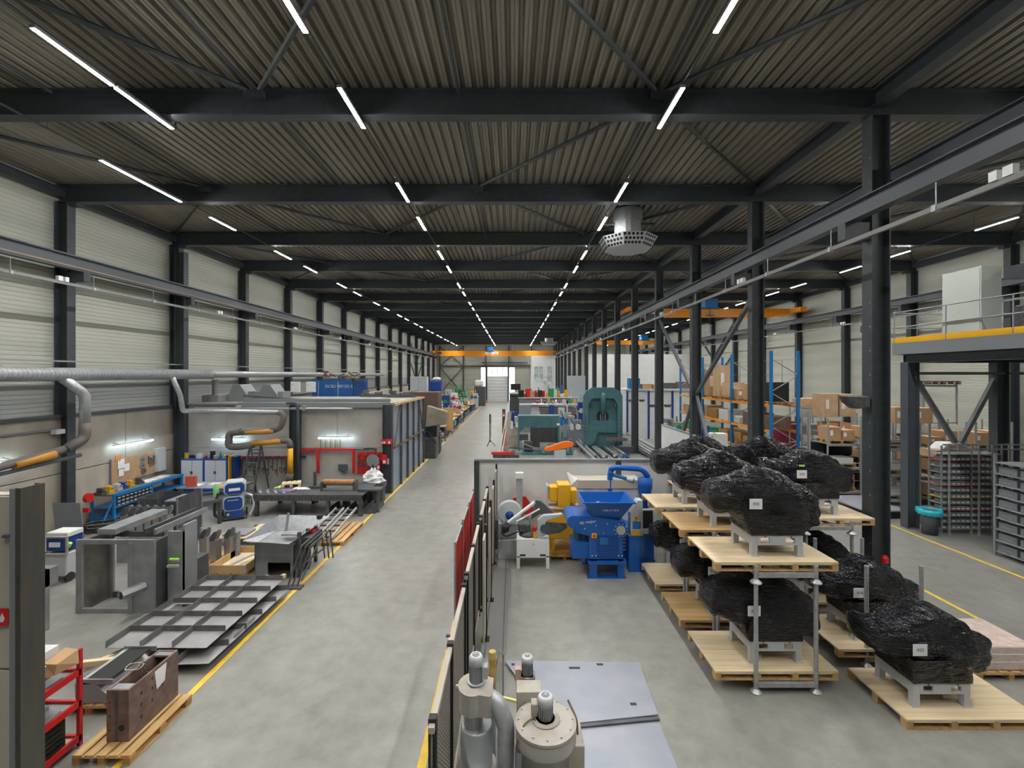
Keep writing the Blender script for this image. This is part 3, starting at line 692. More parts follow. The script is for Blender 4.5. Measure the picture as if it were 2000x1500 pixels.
B().tube((-.68,.2,1.22),(.06,.24,1.78),.05,12).make('forearm',WHITE,t); B().tube((-.45,.1,1.28),(.2,.14,1.62),.025,8).make('forearm_rod',WHITE,t)
B().lathe([(.14,-.1),(.16,0),(.1,.12)],(-.78,.2,1.08),14,'x').make('tool_head',BLACK,t)
B().pipe([(-.6,.1,1.2),(-.9,.05,1.0),(-.75,.1,.85),(-.4,.1,1.0)],.02,6,.08).make('hose',BLACK,t)
B().lathe([(.05,.85),(.05,1.02),(.04,1.03)],(.06,.05,0),12).make('beacon_yellow',YEL,t); B().lathe([(.055,1.03),(.055,1.14),(.02,1.2)],(.06,.05,0),12).make('beacon_red',RED,t)
# yellow press
pallet(1.0,1.0,(1.0,13.1,0),0,'timber pallet beneath the yellow machine',6)
t=thing('yellow_gear_machine','yellow gearbox machine bolted on a tall stand on a pallet','machine',(1.5,13.2,.144))
B().box(-.5,.5,0,.8,0,.06).make('base_plate',YEL,t)
for x in (-.45,.25):
    B().box(x,x+.18,.05,.7,.06,.42).make('stand_leg',YEL,t)
B().box(-.45,.43,.05,.7,.42,1.3).make('stand_body',YEL,t,bev=.02)
B().box(-.5,.46,.0,.74,1.3,1.35).make('table_plate',mat('pinkish_steel',(.45,.36,.28),.5),t)
B().box(-.18,.2,.05,.6,1.35,2.02).make('gearbox',YEL,t,bev=.03); B().box(-.42,-.18,.1,.5,1.5,1.95).make('motor_housing',YEL,t,bev=.03); B().box(.2,.4,.1,.5,1.45,1.85).make('side_housing',YEL,t,bev=.03)
B().box(-.5,-.44,.2,.6,1.3,1.95).make('grey_plate',LGREY,t)
B().prism([(.43,.1),(.62,.1),(.5,1.25),(.43,1.3)],.1,.6,'y').make('gusset',ORR,t)
# grey bin, fan
t=thing('blower_fan','grey blower with large round disc fan and blue hub on a steel stand','machine',(-.2,13.2,0))
B().prism([(-.25,0),(.35,0),(.3,.55),(-.15,.55)],0,.5,'y').make('stand',LGREY,t); B().box(-.3,.45,.1,.7,.55,1.0).make('housing',mat('blower_grey',(.28,.30,.31),.5),t,bev=.03)
B().lathe([(.36,0),(.36,-.06),(.32,-.08)],(.1,.1,1.35),28,'y').make('fan_disc',mat('pale_disc',(.55,.6,.63),.3),t); B().lathe([(.12,-.07),(.12,-.12),(.05,-.16)],(.1,.1,1.28),16,'y').make('hub',BLUED,t)
B().box(-.45,-.25,.1,.6,.25,1.1).make('side_box',DARK,t)
t=thing('steel_chute','upright stainless chute on a red bracket against the white screen wall','machine',(.2,14.1,0))
B().box(-.2,.3,-.1,.3,0,1.0).make('base',GREY,t); B().bar((0,0,1.05),(.0,.1,2.15),.2,.12,(0,1,0)).make('chute',GALV,t); B().box(-.12,.12,0,.2,2.15,2.32).make('collar',WHITE,t); B().prism([(-.3,1.0),(.62,.95),(.2,1.55),(-.2,1.5)],.12,.22,'y').make('bracket',RED,t); B().box(-.08,.1,-.1,-.08,1.15,1.27).make('warning_label',YEL,t)
t=thing('film_wrapped_crate','film-covered grey machine crate with cardboard lid behind the shredder','crate',(1.9,13.9,0))
B().box(0,2.0,0,.65,.1,1.9).make('crate_body',mat('silvery_film_box',(.42,.47,.53),.3,.1,(.62,.66,.70),2,.5,8),t,bev=.03); B().box(-.05,2.05,-.03,.68,1.9,2.15).make('cardboard_lid',mat('grey_card',(.50,.45,.37),.6),t)
B().add([(-.15,-.25,0),(-.15,-.25,2.05),(-.3,.3,0),(-.2,.3,2.35),(.1,-.05,2.2),(.12,-.12,0)],[(0,1,3,2),(1,3,4),(0,1,4,5)]).make('film_drape',FILM,t)
# ---------- fence ----------
def fence(x,y0,y1,ztop,lab,posts,rail=TANP):
    t=thing('mesh_fence',lab,'fence',(x,y0,0)); L=y1-y0
    B().box(-.03,.03,0,L,ztop-.06,ztop).make('top_rail',rail,t); B().box(-.03,.03,0,L,.08,.14).make('bottom_rail',rail,t)
    g=B(); z=.16
    while z<ztop-.06: g.box(-.004,.004,0,L,z,z+.006); z+=.05
    y=0
    while y<L: g.box(-.005,.005,y,y+.005,.14,ztop-.06); y+=.05
    g.make('wire_mesh',mat('mesh_wire',(.20,.19,.17),.5) if 'mesh_wire' not in bpy.data.materials else bpy.data.materials['mesh_wire'],t,kind='stuff')
    for y in posts: B().box(-.04,.04,y-.04,y+.04,0,ztop+.04).make('post',BLACK,t)
    return t
fence(-.80,4.4,7.4,1.95,'near beige-railed wire mesh fence panel beside the lower yellow line',[.1,1.35,2.95])
fence(-.78,7.5,10.2,2.05,'middle beige-railed wire mesh fence panel along the aisle',[.05,1.3,2.6])
fence(-.74,10.25,13.0,2.15,'far beige-railed wire mesh fence panel near the red curtains',[.05,1.4,2.7])
for i,(x,y,z) in enumerate([(-.56,9.2,2.35),(-.54,10.8,2.4),(-.55,12.9,2.4),(-.53,14.4,2.55)]):
    t=thing('guard_door_post','tall dark guard post with beige edge inside the fence, %s nearest'%['first','second','third','fourth'][i],'post',(x,y,0),0,'guard posts inside the fence')
    B().box(-.03,.03,-.06,.06,0,z).make('post',BLACK,t); B().box(-.03,.01,-.5,-.08,.2,z-.15).make('edge_panel',TANP,t)
    B().box(-.08,.08,-.1,.1,0,.012).make('foot_plate',BLACK,t)
for i,(y0,y1) in enumerate([(9.3,10.55),(10.75,12.0),(12.2,13.6)]):
    t=thing('welding_curtain','red welding curtain on a rail beside the aisle, %s nearest'%['first','second','third'][i],'curtain',(-1.2,y0,0),0,'red welding curtains')
    b=B(); n=14; vs=[]
    for k in range(n+1):
        y=(y1-y0)*k/n; x=.03*math.sin(k*1.9)
        vs+=[(x,y,.35),(x,y,1.85)]
    b.add(vs,[(2*k,2*k+2,2*k+3,2*k+1) for k in range(n)]); b.make('curtain_sheet',CURT,t)
    B().tube((0,-.03,1.88),(0,y1-y0+.03,1.88),.02,8).make('curtain_rail',GALV,t)
    for y in (0,y1-y0): B().tube((0,y,0),(0,y,1.95),.022,8).make('post',GALV,t); B().box(-.18,.18,y-.03,y+.03,0,.03).make('foot',BLUED,t)
# ---------- steel plates on floor ----------
t=thing('steel_plate','large blue-grey steel plate lying on floor, rear of the two by the silver machine','steel plate',(0,0,.05))
def slab(b,pts,z0,z1): b.add([(x,y,z0) for x,y in pts]+[(x,y,z1) for x,y in pts],[(0,1,2,3),(4,5,6,7),(0,1,5,4),(1,2,6,5),(2,3,7,6),(3,0,4,7)]); return b
slab(B(),[(-.15,8.42),(2.34,8.36),(2.28,7.08),(.55,6.85)],0,.015).make('plate',SHEETM,t)
for x,y,s_ in [(1.12,8.2,.1),(1.6,8.3,.06),(1.95,7.3,.05),(.0,8.3,.03)]: B().box(x-s_,x+s_,y-.03,y+.03,.014,.0165).make('cut_slot',BLACK,t)
slab(B(),[(.2,6.9),(2.28,7.06),(2.28,7.0),(.6,6.8)],-.03,.0).make('edge_bar',RAWD,t)
t=thing('steel_plate','large blue-grey steel plate lying on floor, nearer of the two, lower centre','steel plate',(0,0,0))
slab(B(),[(-.1,6.9),(2.26,7.0),(2.24,5.3),(-.1,5.3)],0,.02).make('plate',SHEETM,t)
# ---------- silver extraction machine (foreground) ----------
def motor(t,x,y,z,r,h,m=LGREY,top=LGREY):
    B().lathe([(r*.92,0),(r*.92,h*.62),(r*1.02,h*.62),(r*1.02,h*.9),(r*.8,h)],(x,y,z),24).make('motor',m,t,smooth=True)
    g=B()
    for k in range(20):
        a=2*math.pi*k/20; g.bar((x+r*.95*math.cos(a),y+r*.95*math.sin(a),z+.01),(x+r*.95*math.cos(a),y+r*.95*math.sin(a),z+h*.6),.008)
    g.make('cooling_fins',GREY,t,kind='stuff')
    B().lathe([(r*.55,h),(r*.5,h+.004)],(x,y,z),20).make('fan_grille',GREY,t); B().lathe([(r*.18,h+.004),(r*.15,h+.012)],(x,y,z),10).make('grille_hub',LGREY,t)
    B().lathe([(r*1.25,-.012),(r*1.25,0)],(x,y,z),20).make('motor_flange',LGREY,t)
t=thing('extraction_unit','silver dusty extraction drum with round cream lid and grey top motor, bottom centre','machine',(.36,5.0,.06))
B().lathe([(.27,-.06),(.27,1.25),(.33,1.3),(.335,1.32),(.335,1.45),(.32,1.47)],(0,0,0),40).make('drum',SILV,t,smooth=True)
B().lathe([(.34,1.47),(.34,1.50),(.30,1.515),(.05,1.53)],(0,0,0),40).make('lid',LIDM,t)
B().lathe([(.16,1.53),(.15,1.54)],(0,0,0),24).make('lid_ring',LIDM,t)
motor(t,-.0,0,1.54,.085,.25); B().box(-.16,-.09,-.03,.08,1.56,1.70).make('terminal_box',LIDM,t,bev=.01)
g=B()
for k in range(12):
    a=k*math.pi/6; g.tube((.3*math.cos(a),.3*math.sin(a),1.515),(.3*math.cos(a),.3*math.sin(a),1.53),.01,6)
g.make('bolts',GALV,t,kind='stuff')
B().box(.24,.42,-.1,.3,.2,1.3).make('side_cabinet',LIDM,t,bev=.01); B().tube((.30,-.13,1.0),(.30,-.09,1.0),.03,10).make('knob',LIDM,t)
B().pipe([(.28,.25,1.55),(.36,.1,1.45),(.38,0,1.0),(.36,-.1,.5)],.014,6,.05).make('cable',RUST,t); B().pipe([(-.1,0,1.56),(-.24,-.1,1.54),(-.33,-.15,1.35),(-.33,-.2,.6)],.009,6,.04).make('thin_cable',RUST,t)
B().box(-.32,-.02,.28,.5,.9,1.62).make('rear_housing',LIDM,t,bev=.01)
t=thing('vertical_pump','rust-speckled pump motor standing behind the cream lid','machine',(.17,6.0,0))
B().box(-.12,.16,-.1,.2,.0,1.0).make('pump_stand',SILV,t); B().box(-.12,.16,-.12,.12,1.0,1.22).make('pump_block',mat('mint_rust',(.42,.48,.43),.6,0,(.30,.20,.14),9),t,bev=.02)
B().box(-.08,.12,-.1,.08,1.22,1.42).make('gear_block',RUST,t,bev=.02); motor(t,.02,0,1.42,.075,.24)
B().box(-.14,-.07,-.04,.04,1.36,1.5).make('terminal_box',mat('salmon_box',(.55,.36,.28),.6),t)
B().bar((-.95,.2,1.12),(.1,-.7,1.5),.03).make('yellow_bar',mat('pale_yellow_bar',(.72,.70,.30),.5),t)
t=thing('extraction_unit','silver extraction fan with square volute, elbow duct and grey motor, bottom centre left','machine',(-.46,5.2,0))
vol=[(.15*math.cos(a)*1.1,.17*math.sin(a)*1.15) for a in [math.pi*(.55+k*.1) for k in range(12)]]+[(.19,-.2),(.22,-.17),(.22,.1)]
B().prism(vol,1.58,1.82,'z').make('volute',SILV,t); B().prism([(x*1.05,y*1.05) for x,y in vol],1.82,1.832,'z').make('volute_cover',LIDM,t); 
motor(t,.03,.02,1.86,.078,.30); B().box(.10,.17,-.03,.07,1.90,2.04).make('terminal_box',GALV,t,bev=.01)
B().pipe([(.12,-.02,1.70),(.26,-.06,1.70),(.38,-.10,1.46),(.38,-.12,.2)],.098,20,.10).make('outlet_duct',GALV,t,smooth=True)
B().lathe([(.11,1.38),(.11,1.58)],(0,0,0),20).make('neck',GALVD,t); B().lathe([(.22,.3),(.22,.9),(.185,.9),(.185,1.36),(.17,1.38)],(.04,0,0),28).make('silencer_drum',GALVD,t,smooth=True); B().lathe([(.228,.86),(.228,.92)],(.04,0,0),28).make('clamp_ring',SILV,t)
B().pipe([(-.15,-.45,.6),(0.05,-.5,.72),(.1,-.6,.4)],.11,14,.1).make('lower_elbow',SILV,t,smooth=True); B().box(.0,.2,-.35,-.1,.45,.78).make('lower_box',LIDM,t)
t=thing('riser_pipe','upright steel pipe with ochre foam sleeve behind the extraction fan','pipe',(-.27,5.9,0))
B().tube((0,0,0),(0,0,1.55),.045,14).make('pipe',GALVD,t); B().lathe([(.05,1.38),(.055,1.5),(.048,1.6),(.056,1.7),(.045,1.78)],(0,0,0),14).make('foam_sleeve',mat('ochre_foam',(.42,.28,.08),.9,0,(.55,.38,.14),12),t)
B().tube((.14,0,0),(.14,0,1.75),.01,6).make('thin_rod',GREY,t); B().pipe([(.14,0,1.73),(.1,0,1.8),(.04,0,1.55)],.01,6,.03).make('cable_loop',LIDM,t)
# ================= left side, front =================
pallet(.8,1.2,(-6.09,6.22,0),0,'honey euro pallet under the brown steel box, lower left')
t=thing('steel_box','brown open-topped steel box with holes and a paper sheet, on the pallet lower left','steel box',(-5.82,6.45,.144))
B().box(.29,.32,0,.95,0,.74).make('side_plate',RUST,t); B().box(0,.03,0,.95,0,.74).make('side_plate',RUST,t)
B().box(.03,.29,.0,.03,0,.74).make('end_plate',RUST,t); B().box(.03,.29,.92,.95,0,.74).make('end_plate',RUST,t)
B().box(.03,.29,.03,.92,.02,.05).make('bottom_plate',RAWD,t); B().box(.03,.29,.03,.16,.70,.73).make('top_flange',RAW,t); B().box(.03,.29,.82,.92,.70,.73).make('top_flange',RAW,t)
B().box(.12,.17,-.002,.003,0,.7).make('weld_seam',RAWD,t); B().lathe([(.045,0),(.045,-.004)],(.215,0,.2),14,'y').make('slot_hole',BLACK,t)
g=B()
for y,zs in ((.22,(.2,.38,.55)),(.42,(.3,.48,.63)),(.62,(.4,.52))):
    for z in zs: g.box(.32,.323,y-.012,y+.012,z-.022,z+.022)
for z in (.15,.35,.55): g.box(.04,.055,-.003,0,z,z+.03)
g.make('bolt_holes',BLACK,t,kind='stuff')
B().add([(.324,.46,.70),(.324,.70,.70),(.326,.66,.44),(.326,.50,.40)],[(0,1,2,3)]).make('paper_sheet',PAPER,t)
t=thing('chain_and_rope','brown chain hanging over the steel box with a loop of white rope','chain',(-5.72,7.0,.85))
for k in range(7): B().pipe([(.03*math.sin(k),.02+.0*k,.07-k*.035+.02*math.cos(a)) if 0 else (.03*math.cos(a)*(1 if k%2 else .3)+.03*(k%3-1),.03*math.cos(a)*(0.2 if k%2 else 1),.06-k*.03+.026*math.sin(a)) for a in [i*math.pi/4 for i in range(9)]],.007,5).make('chain_link',RUST,t)
B().pipe([(-.12+.12*math.cos(a),-.05+.1*math.sin(a),.05+.01*math.sin(3*a)) for a in [i*math.pi/6 for i in range(13)]],.009,6).make('rope_loop',LIDM,t)
# red shelf
t=thing('red_shelf_rack','red steel shelf rack with angled shelves behind the near column, lower left','shelf',(-6.3,5.45,0))
for x in (0,-.75):
    for y in (0,1.15): B().box(x-.05,x,y-.05,y,0,1.4).make('post',RED,t)
for z in (.12,.62,1.08): 
    B().box(-.76,-.03,-.02,1.12,z-.02,z).make('shelf_board',GALV if z>.2 else PINE,t)
    B().box(-.04,0,-.02,1.12,z-.05,z+.04).make('shelf_rail',RED,t)
    B().box(-.76,0,1.09,1.13,z-.05,z+.04).make('shelf_rail',RED,t)
def gbox(name,lab,cat,m,x0,x1,y0,y1,z0,z1,bev=.006,g=None):
    o=B((x0,y0,z0)); o.box(x0,x1,y0,y1,z0,z1); o=o.make(name,m,bev=bev); o.location=(x0,y0,z0); return tag(o,lab,cat,g)
gbox('white_carton','white carton on top of the red shelf rack, lower left','box',WHITE,-6.85,-6.5,6.15,6.45,1.42,1.54)
t=thing('perforated_steel_part','perforated grey steel part on top of the red shelf rack','steel part',(-6.66,5.75,1.24)); 
B().box(-.25,.25,-.1,.45,0,.16).make('channel',GALV,t,bev=.01)
g=B()
for i in range(5):
    for j in range(3): g.tube((-.2+i*.09,-.101,.035+j*.045),(-.2+i*.09,-.104,.035+j*.045),.014,7)
g.make('holes',BLACK,t,kind='stuff')
b=B((-6.4,6.3,1.2)); b.add([(-6.48,6.2,1.42),(-6.3,6.22,1.40),(-6.32,6.55,1.41),(-6.5,6.55,1.44),(-6.42,6.15,1.24),(-6.31,6.2,1.26),(-6.26,6.5,1.24)],[(0,1,2,3),(0,4,5,1),(1,5,6,2)]); o=b.make('torn_cardboard',CARD); o.location=(-6.4,6.3,1.2); o.modifiers.new('s','SOLIDIFY').thickness=.012; tag(o,'torn brown cardboard drooping off the top of the red shelf rack','cardboard')
for i,(y,z,w_) in enumerate([(5.75,1.085,.3),(6.15,1.085,.26),(5.7,.625,.3),(6.1,.625,.28)]):
    t=thing('steel_bracket_part','grey steel bracket lying on the %s shelf of the red rack, %s one'%(['upper','middle'][i//2],['nearer','farther'][i%2]),'steel part',(-6.6,y,z))
    B().box(-.15,.2,0,w_,0,.02).make('base_plate',GALV,t); B().box(-.15,-.13,0,w_,.02,.12).make('flange',GALV,t); B().box(.0,.03,0,w_,.02,.08).make('rib',GALVD,t)
t=thing('black_crate','black slatted plastic crate with orange lid part on the lowest red shelf','crate',(-6.95,5.55,.125))
B().box(0,.6,0,.85,0,.40).make('crate_body',BLACK,t,bev=.015)
for i in range(5): B().box(.6,.62,.08,.78,.05+i*.07,.085+i*.07).make('side_rib',BLACK,t)
B().box(.05,.55,.05,.3,.40,.43).make('orange_insert',mat('dull_orange',(.75,.30,.03),.5),t)
pallet(.8,1.0,(-7.15,7.15,0),0,'wooden pallet holding a grey steel trough, behind the red rack')
t=thing('steel_trough','grey steel trough with dark opening on a pallet, left of the brown box','steel part',(-7.0,7.2,.15))
B().prism([(0,0),(.62,0),(.62,.06),(.3,.3),(.05,.34),(0,.3)],0,.9,'y').make('trough_body',GALVD,t); B().box(.12,.5,.03,.87,.33,.345).make('opening',BLACK,t).rotation_euler=(0,.0,0)
for y in (0,.88): B().box(.02,.6,y,y+.02,.3,.38).make('end_rib',RAW,t)
# ribbed sheet frames
def ribframe(loc,w_,l,lab,hole=False,tilt=(0,0,0)):
    t=thing('ribbed_steel_panel',lab,'steel panel',loc,0); t.rotation_euler=tilt
    xs=[0,w_*.34,w_*.66,w_]; ys=[l*i/5 for i in range(6)]
    for i in range(3):
        for j in range(5):
            if hole and i==0 and j==3:
                B().frame(xs[i],xs[i+1],ys[j],ys[j+1],0,.012,.09).make('sheet',RAW,t)
                o=t.children[-1] if 0 else None
                continue
            B().box(xs[i]+.002,xs[i+1]-.002,ys[j]+.002,ys[j+1]-.002,0,.008).make('sheet',SHD,t)
    for i,x in enumerate(xs[:3]): B().box(x-.006,x+.006,0,l,0,.14).make('long_rib',RAWD,t)
    for y in ys[1:]: B().box(0,w_,y-.006,y+.006,0,.13).make('cross_rib',RAWD,t)
    return t
SHD=mat('rolled_sheet',(.27,.27,.275),.45,.3,(.36,.355,.35),2)
RIBM=mat('rib_steel',(.11,.115,.12),.45,.3,(.18,.18,.18),3)
def ribf(loc,w_,l,lab,tilt,hole):
    t=thing('ribbed_steel_panel',lab,'steel panel',loc); t.rotation_euler=tilt
    xs=[0,w_*.34,w_*.66,w_]; ys=[l*i/5 for i in range(6)]
    for i in range(3):
        for j in range(5):
            x0,x1,y0,y1=xs[i]+.002,xs[i+1]-.002,ys[j]+.002,ys[j+1]-.002
            b=B()
            if hole and (i,j) in ((0,2),): 
                k=.12; b.box(x0,x1,y0,y0+k*.5,0,.008).box(x0,x1,y1-k*.5,y1,0,.008).box(x0,x0+k,y0+k*.5,y1-k*.5,0,.008).box(x1-k,x1,y0+k*.5,y1-k*.5,0,.008)
            else: b.box(x0,x1,y0,y1,0,.008)
            b.make('sheet',SHD,t)
    for x in xs[:3]: B().box(x-.006,x+.006,0,l,0,.13).make('long_rib',RIBM,t)
    for y in ys[1:]: B().box(0,w_,y-.006,y+.006,.0,.12).make('cross_rib',RIBM,t)
ribf((-7.5,8.3,.36),1.85,2.75,'upper dark ribbed steel panel with a cut-out, leaning over timbers beside the yellow line',(0,-.0,0),True)
ribf((-7.2,8.15,.12),1.72,2.8,'lower dark ribbed steel panel under the other, along the yellow line',(0,-.04,-.02),False)
for i,(a,b_) in enumerate([((-7.65,7.85,.2),(-7.2,8.7,.2)),((-7.6,7.95,.3),(-6.7,8.15,.3)),((-7.0,8.0,.2),(-6.75,8.8,.2)),((-6.95,9.0,.28),(-6.75,10.1,.28)),((-7.2,9.6,.2),(-6.4,9.6,.2)),((-6.3,11.0,.3),(-6.2,11.4,.3)),((-5.95,11.0,.3),(-5.8,11.45,.3))]):
    b=B(a); b.bar(a,b_,.09,.09); o=b.make('timber_batten',PINE,bev=.004); o.location=a
    tag(o,'pale timber batten under the ribbed steel panels, %s'%['sticking out nearest the rack','lying across the front','near the brown box','seen through the cut-out','crosswise below the cut-out','at the far end, left one','at the far end, right one'][i],'timber','timber battens under the panels')
t=thing('bent_sheet_part','bent grey sheet part wedged under the upper ribbed panel by the line','steel part',(-5.75,8.9,.15)); B().box(0,.25,0,.7,0,.012).box(.24,.252,0,.7,0,.12).make('angle_sheet',RAW,t)
# big welded frame
t=thing('welded_steel_frame','tall welded steel frame with open window and hexagonal pipe, on the floor left','steel frame',(-9.9,10.2,0))
B().box(0,.13,0,.06,0,1.66).make('front_flange',RAW,t); B().box(.06,.12,.05,.72,0,1.62).make('side_plate',mat('stained_plate',(.20,.19,.175),.5,.4,(.10,.095,.085),2.5),t); B().box(.05,.2,.72,.78,0,1.62).make('rear_flange',RAW,t)
B().box(.13,1.28,0,.07,0,.1).make('bottom_rail',RAW,t); B().box(.13,1.28,0,.07,1.56,1.66).make('top_rail',RAW,t)
B().box(.2,1.4,.72,.78,0,.14).make('rear_bottom_rail',RAWD,t); B().box(.2,1.4,.72,.78,1.48,1.6).make('rear_top_rail',RAWD,t)
B().box(1.28,1.78,0,.05,.03,1.66).make('front_plate',RAW,t); B().box(1.72,1.78,.05,1.4,0,1.62).make('side_plate',RAWD,t); B().box(1.2,1.3,-.03,.02,0,1.6).make('edge_flange',RAW,t)
B().tube((1.4,-.45,.62),(1.55,.0,.62),.10,6).make('hexagonal_pipe',GALVD,t); B().tube((1.4,-.452,.62),(1.402,-.447,.62),.082,6).make('pipe_bore',BLACK,t)
for i,(x0,y0,x1,y1,w_) in enumerate([(.42,.3,.42,1.9,.42),(1.3,.4,1.3,2.0,.05),(1.55,.3,1.55,2.1,.05)]): B().box(x0-w_/2,x0+w_/2,y0,y1,1.67,1.80).make('top_channel',RAW,t)
B().box(1.3,1.34,.3,2.0,1.67,1.8).make('top_flat',RAWD,t); B().box(1.85,2.25,.3,.36,.0,1.75).make('rear_leg_plate',RAW,t); B().box(2.2,2.26,.3,.7,0,1.9).make('rear_leg',GALVD,t); B().box(1.85,2.2,.36,1.2,0,.9).make('inner_plate',RAWD,t); B().box(1.9,2.15,.2,.26,.95,1.0).make('clamp_bar',LGREY,t); B().tube((2.0,.18,1.15),(2.2,.18,1.15),.03,8).make('lime_handle',mat('lime_handle',(.35,.85,.08),.5),t)
t=thing('steel_trestle','short grey steel trestle with folded legs at the far left behind the column','steel part',(-10.25,9.45,0))
for x in (-.18,.28): B().box(x,x+.13,0,.12,0,1.28).make('leg',RAW,t)
B().box(-.18,.41,0,.3,.92,1.28).make('top_beam',RAW,t); B().box(-.18,.41,-.01,.0,.85,1.3).make('face_plate',GALVD,t); B().tube((-.1,-.03,.12),(.02,-.03,.12),.035,8).make('lime_cap',bpy.data.materials['lime_handle'],t)
# welding set by left
t=thing('welding_trolley','cluttered welding trolley with beige framed unit behind the welded steel frame','welder',(-11.9,11.7,0))
B().box(-.3,.3,0,.6,.15,.75).make('power_unit',LGREY,t,bev=.03); B().frame(-.33,.33,.7,1.2,-.02,.03,.04).make('handle_frame',LIDM,t); B().box(-.25,.25,.02,.5,.8,1.15).make('wire_feeder',BLUED,t,bev=.02); B().box(-.15,.12,-.005,.02,.92,1.04).make('display',PAPER,t)
for x in (-.3,.26): B().lathe([(.12,0),(.12,.05)],(x,.1,.12),14,'x').make('wheel',RUBBER,t)
B().pipe([(-.3,0,1.0),(-.6,-.1,.7),(-.5,-.2,.2),(-.1,-.3,.15),(.2,-.2,.1)],.03,8,.12).make('hose',RUBBER,t); B().box(-.28,.28,.05,.5,1.15,1.28).make('tray',WHITE,t,bev=.02); B().tube((.25,.1,.9),(.3,.1,1.0),.05,8).make('lime_plug',bpy.data.materials['lime_handle'],t)
gbox('red_tool_bag','red tool bag on the floor beside the left column','bag',RED,-14.0,-13.6,12.6,13.0,0,.35,.05); gbox('black_bag','black bag next to the red tool bag','bag',BLACK,-13.55,-13.3,12.7,13.0,0,.3,.05)
b=B((-14.6,14.8,0)); b.sweep((-15.1,14.9,.6),(-14.2,14.9,.6),[(-.02,-.6),(.0,-.6),(.14,.6),(.12,.6)]); o=b.make('leaning_plate',GREY); o.location=(-14.6,14.8,0); tag(o,'grey steel plate leaning near the left column','steel plate')
# dark box tank
t=thing('dark_steel_bin','large dark sheet steel bin with open top, behind the welded frame','steel bin',(-11.5,13.8,0)); t.scale=(.55,.5,1)
B().box(2.15,2.18,0,2.2,0,1.62).make('side_sheet',RAWD,t); B().box(0,.03,0,2.2,.6,1.62).make('side_sheet',RAWD,t); B().box(0,2.18,2.17,2.2,.2,1.55).make('end_sheet',RAWD,t); B().box(.03,1.1,-.03,0,.9,1.6).make('front_sheet',RAWD,t); B().box(1.5,2.15,0,1.6,1.5,1.54).make('top_plate',SHEETM,t)
B().box(2.18,2.2,0,2.2,.78,.8).make('fold_line',RAW,t); B().box(2.16,2.24,-.03,.03,0,1.64).make('corner_post',RAW,t); B().box(2.16,2.24,2.14,2.22,0,1.64).make('corner_post',RAW,t)
def claw(loc,lab,s=1,g='steel claws'):
    t=thing('steel_claw_part',lab,'steel part',loc,0,g)
    B().box(0,.2,0,.24,0,.6).make('socket_body',mat('nickel_steel',(.42,.40,.38),.3,.8) if 'nickel_steel' not in bpy.data.materials else bpy.data.materials['nickel_steel'],t,bev=.01)
    B().prism([(0,.6),(.12,.6),(.2,.74),(.2,.86),(.13,.86),(.02,.72)],0,.05,'y').make('claw_plate',RAWD,t); B().prism([(0,.6),(.12,.6),(.2,.74),(.2,.86),(.13,.86),(.02,.72)],.18,.23,'y').make('claw_plate',RAW,t)
    t.scale=(s,s,s); return t
c0=claw((-11.35,13.0,.72),'x')
lab6=['leftmost','second','third','fourth','fifth','rightmost']
for i in range(6):
    lab='steel claw bracket standing in the row before the dark bin, %s of six'%lab6[i]
    if i==0: c0['label']=lab
    else: dup(c0,(-11.35+i*.235,13.0,.72),label=lab)
gbox('claw_stand','low steel stand under the row of claw brackets','stand',RAW,-11.4,-9.95,12.95,13.35,.0,.715)
for i,(x,y) in enumerate([(-9.2,12.6),(-8.92,12.8),(-8.5,12.6),(-8.22,12.8)]):
    claw((x,y,.144),'shiny nickel claw part on the small pallet, %s of four'%['leftmost','second','third','rightmost'][i],1.0,'nickel claw parts on the pallet')
pallet(1.2,1.1,(-9.25,12.3,0),-.0,'worn pallet with nickel claw parts and a steel angle',6)
gbox('steel_angle_upright','grey steel plate standing upright at the rear of the claw pallet','steel part',RAW,-8.1,-7.95,13.0,13.15,.15,.85)
# wood collar crate
t=thing('open_wooden_crate','open wooden frame crate on a pallet with grey strap inside','crate',(-8.05,11.95,.144))
L_,W_=1.35,.95
B().box(0,W_,0,.03,0,.2).make('front_board',PINE2,t); B().box(0,W_,L_-.03,L_,0,.2).make('rear_board',PINE2,t); B().box(0,.03,.03,L_-.03,0,.2).make('side_board',PINE2,t); B().box(W_-.03,W_,.03,L_-.03,0,.2).make('side_board',PINE2,t); B().box(.03,W_-.03,.03,L_-.03,0,.02).make('floor_board',PINE,t)
for x,y in ((-.01,-.01),(W_-.06,-.01),(W_-.06,L_-.03)): B().box(x,x+.07,y,y+.04,0,.2).make('corner_hinge',GALV,t)
B().bar((.35,.1,.1),(.9,1.3,.21),.1,.02).make('grey_strap',SHEETM,t)
pallet(.95,1.35,(-8.05,11.95,0),0,'pallet beneath the open wooden frame crate')
t=thing('orange_block_pallet','x','pallet',(0,0,0)); bpy.data.objects.remove(t)
YW=mat('yellow_wood',(.75,.42,.06),.6)
pallet(1.2,.9,(-9.4,14.2,.12),0,'yellowish pallet with grey steel sheets, behind the open crate',6,PINE,YW)
pallet(1.2,.9,(-8.9,15.0,.0),0,'second yellowish pallet lying behind the first',6,PINE,YW)
gbox('steel_sheet_stack','small stack of grey steel sheets on the yellowish pallet','steel sheets',SHEETM,-9.25,-8.5,14.3,14.9,.275,.33)
gbox('steel_sheet_stack','flat grey steel sheet stack on the floor beyond the yellowish pallets','steel sheets',SHEETM,-9.2,-8.1,16.0,16.7,0,.07)
t=thing('post_base','thin galvanised upright post on a flat base beside the yellowish pallet','post',(-9.3,13.4,0)); B().box(0,1.6,-.05,.05,0,.08).make('base_rail',GALVD,t); B().tube((.03,0,.08),(.03,0,.85),.035,10).make('upright',GALV,t)
